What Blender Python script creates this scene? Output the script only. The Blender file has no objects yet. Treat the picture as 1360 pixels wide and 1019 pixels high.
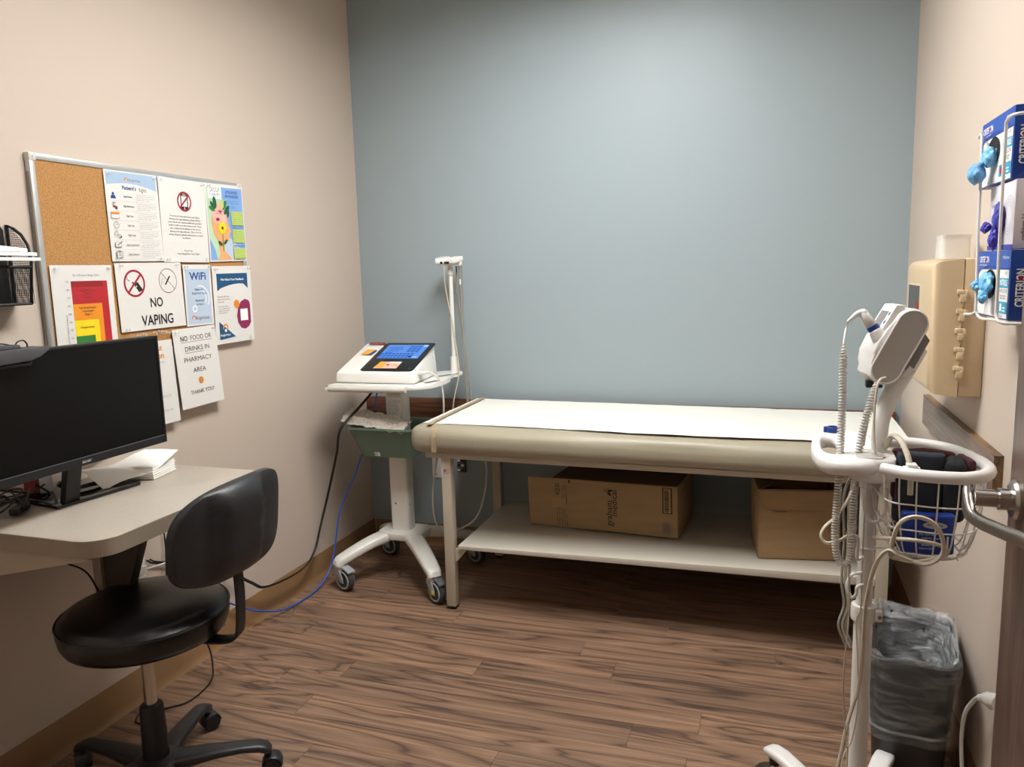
import bpy, bmesh, math, random
from mathutils import Vector as V, Matrix, noise
random.seed(7)
PI = math.pi
SC = bpy.context.scene
COL = SC.collection

# ------------------------------------------------------------------ camera, world, lights, exposure
XL, XR, YB = -1.945, 0.508, 3.425          # left wall, right wall, back wall
CEIL = 2.74
R_ = V((0.94761575, 0.31831359, -0.02647345))
U_ = V((-0.02125212, 0.14553073, 0.98912545))
F_ = V((-0.31870477, 0.93674824, -0.14467205))
cd = bpy.data.cameras.new('camera')
cd.sensor_width = 36; cd.lens = 1020.224 * 36 / 1360; cd.clip_start = 0.02
cam = bpy.data.objects.new('camera', cd)
cam.matrix_world = Matrix(((R_.x, U_.x, -F_.x, 0), (R_.y, U_.y, -F_.y, 0), (R_.z, U_.z, -F_.z, 1.37), (0, 0, 0, 1)))
COL.objects.link(cam); SC.camera = cam
w = bpy.data.worlds.new('world'); SC.world = w; w.use_nodes = True
w.node_tree.nodes['Background'].inputs[0].default_value = (1, .93, .86, 1)
w.node_tree.nodes['Background'].inputs[1].default_value = 0.05
SC.view_settings.view_transform = 'Standard'; SC.view_settings.look = 'None'
SC.view_settings.gamma = 1; SC.view_settings.use_curve_mapping = False
SC.view_settings.exposure = 0.95
PANEL_EMIT = 16.5                           # the room's ceiling troffer
HALL_FILL_EMIT = 1.6                             # unseen corridor light, added as fill through the doorway
PANEL_POS = (-0.64, 2.00)

# ------------------------------------------------------------------ materials
MATS = {}
def lin(c):
    if isinstance(c, str):
        c = c.lstrip('#'); c = [int(c[i:i+2], 16) / 255 for i in (0, 2, 4)]
    return tuple(x / 12.92 if x <= .04045 else ((x + .055) / 1.055) ** 2.4 for x in c)
def mat(name, col, rough=.5, metal=0, spec=.5, coat=0, noise_s=0, noise_a=0, bump_s=0, bump=0, trans=0, alpha=1, stretch=None):
    m = bpy.data.materials.new(name); m.use_nodes = True
    nt = m.node_tree; b = nt.nodes['Principled BSDF']; c = lin(col)
    b.inputs['Base Color'].default_value = (*c, 1); b.inputs['Roughness'].default_value = rough
    b.inputs['Metallic'].default_value = metal; b.inputs['Specular IOR Level'].default_value = spec
    b.inputs['Coat Weight'].default_value = coat; b.inputs['Transmission Weight'].default_value = trans
    b.inputs['Alpha'].default_value = alpha
    if noise_s or bump_s:
        tc = nt.nodes.new('ShaderNodeTexCoord'); mp = nt.nodes.new('ShaderNodeMapping')
        nt.links.new(tc.outputs['Object'], mp.inputs[0])
        if stretch: mp.inputs['Scale'].default_value = stretch
    if noise_s:
        n = nt.nodes.new('ShaderNodeTexNoise'); n.inputs['Scale'].default_value = noise_s; n.inputs['Detail'].default_value = 5
        nt.links.new(mp.outputs[0], n.inputs['Vector'])
        r = nt.nodes.new('ShaderNodeValToRGB')
        r.color_ramp.elements[0].position = .3; r.color_ramp.elements[1].position = .7
        r.color_ramp.elements[0].color = (*[x * (1 - noise_a) for x in c], 1)
        r.color_ramp.elements[1].color = (*[min(1, x * (1 + noise_a)) for x in c], 1)
        nt.links.new(n.outputs[0], r.inputs[0]); nt.links.new(r.outputs[0], b.inputs['Base Color'])
    if bump_s:
        n2 = nt.nodes.new('ShaderNodeTexNoise'); n2.inputs['Scale'].default_value = bump_s; n2.inputs['Detail'].default_value = 4
        nt.links.new(mp.outputs[0], n2.inputs['Vector'])
        bp = nt.nodes.new('ShaderNodeBump'); bp.inputs['Strength'].default_value = bump; bp.inputs['Distance'].default_value = .004
        nt.links.new(n2.outputs[0], bp.inputs['Height']); nt.links.new(bp.outputs[0], b.inputs['Normal'])
    MATS[name] = m
    return m
def mix_transparent(name, col, tint, fac, rough=.15):
    m = mat(name, col, rough); nt = m.node_tree; b = nt.nodes['Principled BSDF']; o = nt.nodes['Material Output']
    t = nt.nodes.new('ShaderNodeBsdfTransparent'); t.inputs[0].default_value = (*lin(tint), 1)
    mx = nt.nodes.new('ShaderNodeMixShader'); mx.inputs[0].default_value = fac
    nt.links.new(t.outputs[0], mx.inputs[1]); nt.links.new(b.outputs[0], mx.inputs[2]); nt.links.new(mx.outputs[0], o.inputs[0])
    return m
def emit(name, col, s):
    m = bpy.data.materials.new(name); m.use_nodes = True; nt = m.node_tree
    nt.nodes.remove(nt.nodes['Principled BSDF']); e = nt.nodes.new('ShaderNodeEmission')
    e.inputs[0].default_value = (*lin(col), 1); e.inputs[1].default_value = s
    nt.links.new(e.outputs[0], nt.nodes['Material Output'].inputs[0]); MATS[name] = m
    return m
def wood(name, dark, mid, light, sx, sy, rings, rnd=True, rough=.42, axis='X'):
    m = mat(name, mid, rough); nt = m.node_tree; b = nt.nodes['Principled BSDF']
    N = nt.nodes.new; L = nt.links.new
    tc = N('ShaderNodeTexCoord'); oi = N('ShaderNodeObjectInfo'); sc = N('ShaderNodeVectorMath'); sc.operation = 'MULTIPLY_ADD'
    cmb = N('ShaderNodeCombineXYZ')
    for i, k in enumerate((37.0, 11.0, 23.0)):
        mu = N('ShaderNodeMath'); mu.operation = 'MULTIPLY'; mu.inputs[1].default_value = k if rnd else 0
        L(oi.outputs['Random'], mu.inputs[0]); L(mu.outputs[0], cmb.inputs[i])
    sc.inputs[1].default_value = {'X': (sx, sy, sy), 'Y': (sy, sx, sy), 'Z': (sy, sy, sx)}[axis]
    L(tc.outputs['Object'], sc.inputs[0]); L(cmb.outputs[0], sc.inputs[2])
    n1 = N('ShaderNodeTexNoise'); n1.inputs['Scale'].default_value = 1; n1.inputs['Detail'].default_value = 2.2; n1.inputs['Distortion'].default_value = .35
    L(sc.outputs[0], n1.inputs['Vector'])
    mu = N('ShaderNodeMath'); mu.operation = 'MULTIPLY'; mu.inputs[1].default_value = rings; L(n1.outputs[0], mu.inputs[0])
    pp = N('ShaderNodeMath'); pp.operation = 'FRACT'; L(mu.outputs[0], pp.inputs[0])
    rp = N('ShaderNodeValToRGB'); e = rp.color_ramp.elements
    e[0].position = 0; e[0].color = (*lin(dark), 1); e[1].position = .12; e[1].color = (*lin(mid), 1)
    x = e.new(.55); x.color = (*lin(light), 1); x = e.new(.9); x.color = (*lin(mid), 1); x = e.new(1); x.color = (*lin(dark), 1)
    L(pp.outputs[0], rp.inputs[0])
    s2 = N('ShaderNodeVectorMath'); s2.operation = 'MULTIPLY'; s2.inputs[1].default_value = (1.8, 19, 19) if axis == 'X' else ((13, 1.8, 13) if axis == 'Y' else (13, 13, 1.8))
    L(sc.outputs[0], s2.inputs[0])
    n2 = N('ShaderNodeTexNoise'); n2.inputs['Scale'].default_value = 1; n2.inputs['Detail'].default_value = 6; L(s2.outputs[0], n2.inputs['Vector'])
    r2 = N('ShaderNodeValToRGB'); r2.color_ramp.elements[0].position = .35; r2.color_ramp.elements[1].position = .62
    r2.color_ramp.elements[0].color = (.62, .61, .60, 1); r2.color_ramp.elements[1].color = (1.12, 1.1, 1.08, 1); L(n2.outputs[0], r2.inputs[0])
    n3 = N('ShaderNodeTexNoise'); n3.inputs['Scale'].default_value = .55; n3.inputs['Detail'].default_value = 2; L(sc.outputs[0], n3.inputs['Vector'])
    r3 = N('ShaderNodeValToRGB'); r3.color_ramp.elements[0].position = .35; r3.color_ramp.elements[1].position = .65
    r3.color_ramp.elements[0].color = (.80, .80, .82, 1); r3.color_ramp.elements[1].color = (1.15, 1.1, 1.05, 1); L(n3.outputs[0], r3.inputs[0])
    a = N('ShaderNodeMix'); a.data_type = 'RGBA'; a.blend_type = 'MULTIPLY'; a.inputs[0].default_value = .75
    L(rp.outputs[0], a.inputs[6]); L(r2.outputs[0], a.inputs[7])
    c = N('ShaderNodeMix'); c.data_type = 'RGBA'; c.blend_type = 'MULTIPLY'; c.inputs[0].default_value = .8
    L(a.outputs[2], c.inputs[6]); L(r3.outputs[0], c.inputs[7])
    L(c.outputs[2], b.inputs['Base Color'])
    bp = N('ShaderNodeBump'); bp.inputs['Strength'].default_value = .12; bp.inputs['Distance'].default_value = .001
    L(n2.outputs[0], bp.inputs['Height']); L(bp.outputs[0], b.inputs['Normal'])
    return m
M = MATS
mat('wall_paint', '#cbbcae', .6, spec=.25, bump_s=180, bump=.06)
mat('blue_paint', '#99a6ab', .45, spec=.4, bump_s=180, bump=.06)
mat('ceiling_tile', '#d8d6d0', .9, bump_s=90, bump=.4)
mat('cove_base', '#8c6c4a', .5, noise_s=3, noise_a=.05)
mat('subfloor', '#241a14', .9, noise_s=8, noise_a=.2)
mat('trim_metal', '#b9b9b6', .35, metal=.6, noise_s=20, noise_a=.04)
mat('hall_floor', '#7d7368', .6, noise_s=5, noise_a=.1)
wood('plank_wood', '#5a473e', '#7d6350', '#957863', .75, 9.0, 7.5)
wood('rail_wood_dark', '#4b2f20', '#6d4731', '#7f5740', 1.2, 22, 5, rnd=False)
wood('rail_wood_grey', '#77645a', '#826e63', '#8a766a', 1.6, 14, 4, rnd=False, axis='Y')
wood('rail_wood_edge', '#5d452c', '#7c6142', '#8c7150', 1.6, 14, 5, rnd=False, axis='Y')
wood('door_wood', '#5a453b', '#6e574b', '#7a6255', 1.0, 12, 6, rnd=False, axis='Z', rough=.35)
mat('white_plastic', '#ecebe6', .35, noise_s=6, noise_a=.015)
mat('white_enamel', '#e4e2dc', .3, noise_s=6, noise_a=.015)
mat('offwhite_plastic', '#cfccc4', .45, noise_s=6, noise_a=.02)
mat('stand_plastic', '#e2dfdc', .38, noise_s=6, noise_a=.015)
mat('stand_grey', '#bcb8b3', .5, noise_s=8, noise_a=.03)
mat('stand_grey_dark', '#7d7a76', .55, noise_s=8, noise_a=.03)
mat('table_enamel', '#bdb4a3', .4, noise_s=5, noise_a=.02)
mat('shelf_laminate', '#c9c3b6', .35, noise_s=4, noise_a=.03)
mat('vinyl', '#a09884', .44, noise_s=3, noise_a=.05, bump_s=260, bump=.12)
mat('exam_paper', '#e6e6de', .7, bump_s=38, bump=.35)
mat('strap_tan', '#ab977a', .7, noise_s=60, noise_a=.15)
mat('desk_laminate', '#aca295', .4, noise_s=120, noise_a=.06)
mat('desk_edge', '#8f8171', .5, noise_s=30, noise_a=.03)
mat('bracket_paint', '#a89a8a', .5, noise_s=8, noise_a=.03)
mat('bracket_brown', '#4e443b', .5, noise_s=8, noise_a=.05)
mat('black_vinyl', '#0c0b0b', .3, spec=.55, noise_s=6, noise_a=.1, bump_s=240, bump=.1)
mat('black_plastic', '#121214', .5, noise_s=9, noise_a=.1, bump_s=320, bump=.12)
mat('charcoal_plastic', '#27282b', .42, noise_s=9, noise_a=.08, bump_s=320, bump=.15)
mat('black_gloss', '#08080a', .03, noise_s=5, noise_a=.05)
mat('screen_black', '#0e0d0c', .35, spec=.2, noise_s=3, noise_a=.04)
mat('bezel_grey', '#55555a', .35, noise_s=9, noise_a=.05)
mat('webcam_grey', '#4b4b4e', .5, noise_s=12, noise_a=.06)
mat('chrome', '#c9c6c2', .18, metal=1, noise_s=20, noise_a=.03)
mat('brushed_steel', '#b3aea8', .3, metal=1, noise_s=40, noise_a=.06, stretch=(1, 8, 8))
mat('aluminium', '#c4c5c4', .38, metal=.55, noise_s=30, noise_a=.03)
mat('aluminium_dark', '#8d8681', .45, metal=.4, noise_s=30, noise_a=.05)
mat('cork', '#b5854f', .9, noise_s=260, noise_a=.28, bump_s=300, bump=.5)
mat('paper', '#e0ddd8', .75, noise_s=4, noise_a=.012)
mat('paper_bright', '#f6f4ef', .75, noise_s=30, noise_a=.015, bump_s=40, bump=.2)
mat('ink_black', '#1d1c1c', .7, noise_s=50, noise_a=.05)
mat('ink_grey', '#77767a', .7, noise_s=50, noise_a=.05)
mat('ink_faint', '#b9b7b5', .7, noise_s=50, noise_a=.05)
mat('ink_red', '#a3122c', .6, noise_s=50, noise_a=.05)
mat('ink_brown', '#7c3b36', .6, noise_s=50, noise_a=.05)
mat('ink_blue', '#134a8c', .6, noise_s=50, noise_a=.05)
mat('ink_teal', '#14507a', .6, noise_s=50, noise_a=.05)
mat('ink_sky', '#a6bed6', .7, noise_s=8, noise_a=.04)
mat('ink_pale_blue', '#b9c8d9', .7, noise_s=8, noise_a=.04)
mat('ink_mid_blue', '#7fa7dc', .7, noise_s=8, noise_a=.06)
mat('ink_orange', '#e08a2c', .6, noise_s=20, noise_a=.05)
mat('ink_yellow', '#f3d713', .6, noise_s=20, noise_a=.05)
mat('ink_green', '#2f7a35', .6, noise_s=20, noise_a=.06)
mat('ink_dark_green', '#1d5a33', .6, noise_s=20, noise_a=.1)
mat('ink_lime', '#bccf6a', .6, noise_s=20, noise_a=.05)
mat('ink_pale_green', '#bcd8b4', .6, noise_s=8, noise_a=.08)
mat('ink_chart_red', '#b7212a', .6, noise_s=20, noise_a=.05)
mat('ink_chart_red_dark', '#96181f', .6, noise_s=20, noise_a=.05)
mat('ink_chart_orange', '#e8901c', .6, noise_s=20, noise_a=.05)
mat('ink_chart_blue', '#2a7bd0', .6, noise_s=20, noise_a=.05)
mat('ink_plum', '#8c1f56', .6, noise_s=20, noise_a=.05)
mat('ink_skin', '#e5a873', .6, noise_s=20, noise_a=.05)
mat('ink_pink', '#eeb3a8', .6, noise_s=40, noise_a=.1)
mat('ink_white', '#f4f4f2', .6, noise_s=20, noise_a=.01)
mix_transparent('clear_plastic', '#f2f4f6', '#ffffff', .35, .08)
mix_transparent('frosted_plastic', '#f3efe9', '#f4efe9', .72, .35)
mix_transparent('bin_green', '#879c8d', '#bccfc2', .52, .2)
def film(name, lo, hi):
    m = mix_transparent(name, '#d4d6d8', '#f4f5f6', .2, .12); nt = m.node_tree; N = nt.nodes.new; L = nt.links.new
    tc = N('ShaderNodeTexCoord'); mp = N('ShaderNodeMapping'); mp.inputs['Scale'].default_value = (10, 10, 46); mp.inputs['Rotation'].default_value = (.5, .4, .2)
    n = N('ShaderNodeTexNoise'); n.inputs['Scale'].default_value = 1; n.inputs['Detail'].default_value = 5; n.inputs['Distortion'].default_value = 1.2
    L(tc.outputs['Object'], mp.inputs[0]); L(mp.outputs[0], n.inputs['Vector'])
    r = N('ShaderNodeValToRGB'); e = r.color_ramp.elements; e[0].position = .40; e[0].color = (lo, lo, lo, 1); e[1].position = .68; e[1].color = (hi, hi, hi, 1)
    L(n.outputs[0], r.inputs[0])
    mx = [x for x in nt.nodes if x.type == 'MIX_SHADER'][0]; L(r.outputs[0], mx.inputs[0])
    bp = N('ShaderNodeBump'); bp.inputs['Strength'].default_value = .9; bp.inputs['Distance'].default_value = .006; L(n.outputs[0], bp.inputs['Height']); L(bp.outputs[0], nt.nodes['Principled BSDF'].inputs['Normal'])
    return m
film('bag_film', .08, .28); film('bag_film_inside', .22, .62)
mix_transparent('smoked_window', '#55504f', '#666060', .7, .1)
mat('newsprint', '#c3bcb2', .8, noise_s=150, noise_a=.3, bump_s=30, bump=.4)
mat('bin_charcoal', '#343435', .5, noise_s=9, noise_a=.06)
mat('beige_plastic', '#d0b995', .4, noise_s=5, noise_a=.03)
mat('beige_plastic_pale', '#d6c19c', .4, noise_s=5, noise_a=.03)
mat('cardboard', '#a08460', .8, noise_s=6, noise_a=.08, stretch=(1, 1, 6))
mat('cardboard_inner', '#6a543d', .85, noise_s=6, noise_a=.1)
mat('carton_tape', '#ab8a5c', .35, noise_s=8, noise_a=.06)
mat('box_blue', '#1d4fae', .4, noise_s=5, noise_a=.03)
mat('box_blue_deep', '#173f92', .4, noise_s=5, noise_a=.03)
mat('box_white', '#eeecea', .5, noise_s=5, noise_a=.02)
mat('box_lilac', '#dcd7de', .5, noise_s=5, noise_a=.03)
mat('box_teal', '#2d9cc0', .5, noise_s=5, noise_a=.03)
mat('glove_blue', '#78bdea', .4, noise_s=22, noise_a=.10, bump_s=40, bump=.6)
mat('glove_cuff', '#6aa6d4', .4, noise_s=22, noise_a=.15, bump_s=40, bump=.5)
mat('glove_violet', '#4340ab', .45, noise_s=22, noise_a=.15, bump_s=40, bump=.6)
mat('dark_hole', '#0a0a0c', .8, noise_s=20, noise_a=.1)
mat('knob_blue', '#23408f', .35, noise_s=10, noise_a=.05)
mat('cuff_navy', '#2a313b', .8, noise_s=40, noise_a=.12, bump_s=300, bump=.3)
mat('cuff_black', '#15181c', .8, noise_s=40, noise_a=.15, bump_s=300, bump=.3)
mat('cuff_maroon', '#4d1f26', .8, noise_s=40, noise_a=.15, bump_s=300, bump=.3)
mat('pouch_blue', '#1c3c96', .4, noise_s=14, noise_a=.12, bump_s=20, bump=.3)
mat('cord_white', '#dcd9d4', .45, noise_s=20, noise_a=.03)
mat('cord_beige', '#c9c0ae', .5, noise_s=20, noise_a=.03)
mat('cord_grey', '#9a978f', .5, noise_s=20, noise_a=.04)
mat('cord_black', '#131312', .5, noise_s=20, noise_a=.1)
mat('cord_blue', '#2e5cc0', .45, noise_s=20, noise_a=.05)
mat('rubber_grey', '#5b5d60', .6, noise_s=20, noise_a=.05)
mat('caster_grey', '#9ea3a5', .45, noise_s=20, noise_a=.04)
mat('caster_tread', '#3f4143', .7, noise_s=20, noise_a=.06)
mat('yellow_cap', '#e3cf3c', .5, noise_s=20, noise_a=.03)
mat('sticker_red', '#8e3230', .5, noise_s=20, noise_a=.05)
mat('sticker_orange', '#e9a63a', .5, noise_s=60, noise_a=.1)
mat('ecg_glass', '#1a1b1e', .2, noise_s=5, noise_a=.04)
emit('screen_blue', '#6190dc', .62)
emit('screen_key', '#3563b8', .6)
emit('screen_pale', '#8db6f5', .8)
emit('troffer_diffuser', '#fdfdfb', PANEL_EMIT)
emit('hall_fill_panel', '#fff0dc', HALL_FILL_EMIT)

# ------------------------------------------------------------------ mesh helpers (all in world coordinates)
def new(): return bmesh.new()
def frame(o=(0, 0, 0), rz=0, rx=0, ry=0):
    return Matrix.Translation(V(o)) @ Matrix.Rotation(rz, 4, 'Z') @ Matrix.Rotation(ry, 4, 'Y') @ Matrix.Rotation(rx, 4, 'X')
def box(bm, lo, hi, bev=0, seg=2, mx=None):
    lo, hi = V(lo), V(hi); c = (lo + hi) / 2; s = hi - lo
    r = bmesh.ops.create_cube(bm, size=1, matrix=Matrix.Translation(c) @ Matrix.Diagonal((*[abs(k) for k in s], 1)))
    vs = set(r['verts'])
    if bev:
        es = [e for e in bm.edges if e.verts[0] in vs and e.verts[1] in vs]
        q = bmesh.ops.bevel(bm, geom=es, offset=bev, segments=seg, profile=.5, affect='EDGES')
        vs |= set(q['verts']); vs = {v for v in vs if v.is_valid}
    if mx is not None: bmesh.ops.transform(bm, matrix=mx, verts=list(vs))
    return bm
def catmull(pts, k=8, cyc=False):
    pts = [V(p) for p in pts]; n = len(pts); out = []
    rng = n if cyc else n - 1
    for i in range(rng):
        p0 = pts[(i - 1) % n] if (cyc or i) else pts[0] * 2 - pts[1]
        p1 = pts[i]; p2 = pts[(i + 1) % n]
        p3 = pts[(i + 2) % n] if (cyc or i + 2 < n) else pts[-1] * 2 - pts[-2]
        for j in range(k):
            t = j / k
            out.append(.5 * ((2 * p1) + (p2 - p0) * t + (2 * p0 - 5 * p1 + 4 * p2 - p3) * t * t + (3 * p1 - p0 - 3 * p2 + p3) * t ** 3))
    if not cyc: out.append(pts[-1])
    return out
def rings(bm, secs, cyc=False, caps=True):
    vv = [[bm.verts.new(p) for p in s] for s in secs]; n = len(vv[0])
    for i in range(len(vv) if cyc else len(vv) - 1):
        a, b = vv[i], vv[(i + 1) % len(vv)]
        for j in range(n):
            bm.faces.new((a[j], a[(j + 1) % n], b[(j + 1) % n], b[j]))
    if caps and not cyc:
        bm.faces.new(vv[0][::-1]); bm.faces.new(vv[-1])
def tube(bm, pts, r, n=8, cyc=False, caps=True, sq=None):
    pts = [V(p) for p in pts]; m = len(pts); up = None; secs = []
    for i, p in enumerate(pts):
        a = pts[(i - 1) % m] if (cyc or i) else p; b = pts[(i + 1) % m] if (cyc or i < m - 1) else p
        t = (b - a).normalized()
        if up is None:
            up = V((0, 0, 1)) if abs(t.z) < .9 else V((1, 0, 0))
        up = (up - t * up.dot(t)).normalized(); s = t.cross(up)
        rr = r[i] if isinstance(r, (list, tuple)) else r
        if sq:
            secs.append([p + s * (sq[0] * x * rr) + up * (sq[1] * y * rr) for x, y in RSEC])
        else:
            secs.append([p + (s * math.cos(2 * PI * j / n) + up * math.sin(2 * PI * j / n)) * rr for j in range(n)])
    rings(bm, secs, cyc, caps)
def rrect(w, h, r, n=4):
    o = []
    for cx, cy, a0 in ((w / 2 - r, h / 2 - r, 0), (-w / 2 + r, h / 2 - r, PI / 2), (-w / 2 + r, -h / 2 + r, PI), (w / 2 - r, -h / 2 + r, 1.5 * PI)):
        for i in range(n + 1):
            a = a0 + PI / 2 * i / n; o.append((cx + r * math.cos(a), cy + r * math.sin(a)))
    return o
RSEC = rrect(2, 2, .5, 2)
def lathe(bm, prof, o=(0, 0, 0), n=24, mx=None):
    o = V(o); secs = []
    for r, z in prof:
        s = [V((max(r, 1e-5) * math.cos(2 * PI * j / n), max(r, 1e-5) * math.sin(2 * PI * j / n), z)) for j in range(n)]
        secs.append([(mx @ p if mx is not None else p + o) for p in s])
    rings(bm, secs)
def axis_m(o, d):
    return Matrix.Translation(V(o)) @ V((0, 0, 1)).rotation_difference(V(d).normalized()).to_matrix().to_4x4()
def cyl(bm, o, d, r, L, n=20, bev=0, r2=None):
    r2 = r if r2 is None else r2
    pr = [(r - bev, 0), (r, bev), (r2, L - bev), (r2 - bev, L)] if bev else [(r, 0), (r2, L)]
    lathe(bm, pr, n=n, mx=axis_m(o, d))
def prism(bm, pts, ext, bev=0):
    ext = V(ext); a = [bm.verts.new(V(p)) for p in pts]; b = [bm.verts.new(V(p) + ext) for p in pts]; n = len(a)
    fs = [bm.faces.new(a), bm.faces.new(b[::-1])]
    for i in range(n): fs.append(bm.faces.new((a[(i + 1) % n], a[i], b[i], b[(i + 1) % n])))
    if bev:
        es = set(fs[0].edges) | set(fs[1].edges)
        bmesh.ops.bevel(bm, geom=list(es), offset=bev, segments=2, profile=.5, affect='EDGES')
def grid(bm, f, nu, nv, thick=None):
    vv = [[bm.verts.new(f(i / nu, j / nv)) for j in range(nv + 1)] for i in range(nu + 1)]
    for i in range(nu):
        for j in range(nv): bm.faces.new((vv[i][j], vv[i + 1][j], vv[i + 1][j + 1], vv[i][j + 1]))
    if thick:
        bm.normal_update()
        bmesh.ops.solidify(bm, geom=bm.faces[:], thickness=thick)
def pillow(bm, outline, front, back, shape, nr=8):
    """closed cushion: outline [(x,y)], front/back depth as f(x,y,rho), shape maps (x,y,d) to world"""
    n = len(outline); rr = [i / nr for i in range(1, nr + 1)]; rr = [1 - (1 - t) ** 1.7 for t in rr]
    def ring(rho, fn): return [bm.verts.new(shape(x * rho, y * rho, fn(x * rho, y * rho, rho))) for x, y in outline]
    F = [ring(t, front) for t in rr]; Bk = [ring(t, back) for t in rr[:-1]]
    cF = bm.verts.new(shape(0, 0, front(0, 0, 0))); cB = bm.verts.new(shape(0, 0, back(0, 0, 0)))
    for S, c in ((F, cF), (Bk, cB)):
        for j in range(n): bm.faces.new((c, S[0][j], S[0][(j + 1) % n]))
        for a, b in zip(S, S[1:]):
            for j in range(n): bm.faces.new((a[j], b[j], b[(j + 1) % n], a[(j + 1) % n]))
    for j in range(n): bm.faces.new((Bk[-1][j], F[-1][j], F[-1][(j + 1) % n], Bk[-1][(j + 1) % n]))

# ------------------------------------------------------------------ objects
WM = {}                                     # world matrix of every top-level root
def root_of(o):
    while o.parent: o = o.parent
    return o
def thing(name, label, cat, loc=(0, 0, 0), rz=0, group=None):
    o = bpy.data.objects.new(name, None); o.empty_display_size = .05; COL.objects.link(o)
    o.location = loc; o.rotation_euler = (0, 0, rz); WM[o] = frame(loc, rz)
    o['label'] = label; o['category'] = cat
    if group: o['group'] = group
    return o
def obj(name, bm, m, parent=None, kind=None, label=None, smooth=35, origin=None):
    me = bpy.data.meshes.new(name)
    bmesh.ops.recalc_face_normals(bm, faces=bm.faces[:])
    bm.to_mesh(me); bm.free()
    me.materials.append(M[m] if isinstance(m, str) else m)
    if smooth:
        me.shade_smooth(); me.set_sharp_from_angle(angle=math.radians(smooth))
    o = bpy.data.objects.new(name, me); COL.objects.link(o)
    if parent is not None:
        o.parent = parent; me.transform(WM[root_of(parent)].inverted())
    else:
        if origin is None:
            xs = [v.co for v in me.vertices]
            origin = V((sum(v.x for v in xs) / len(xs), sum(v.y for v in xs) / len(xs), min(v.z for v in xs)))
        origin = V(origin); me.transform(Matrix.Translation(-origin)); o.location = origin; WM[o] = Matrix.Translation(origin)
    if kind: o['kind'] = kind
    if label: o['label'] = label
    return o
def tag(o, label, cat, group=None):
    o['label'] = label; o['category'] = cat
    if group: o['group'] = group
    return o
def struct(name, bm, m, parent=None, smooth=35): return obj(name, bm, m, parent, None if parent else 'structure', smooth=smooth)

_tc = {}
def glyphs(s, bold=0):
    k = (s, bold)
    if k not in _tc:
        cu = bpy.data.curves.new('t', 'FONT'); cu.body = s; cu.size = 1; cu.resolution_u = 3 if len(s) < 26 else 1; cu.offset = bold
        cu.fill_mode = 'FRONT'
        ob = bpy.data.objects.new('t', cu); COL.objects.link(ob)
        me = ob.evaluated_get(bpy.context.evaluated_depsgraph_get()).to_mesh()
        vs = [tuple(v.co[:2]) for v in me.vertices]; fs = [tuple(p.vertices) for p in me.polygons]
        bpy.data.objects.remove(ob); bpy.data.curves.remove(cu)
        _tc[k] = (vs, fs)
    return _tc[k]

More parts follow.
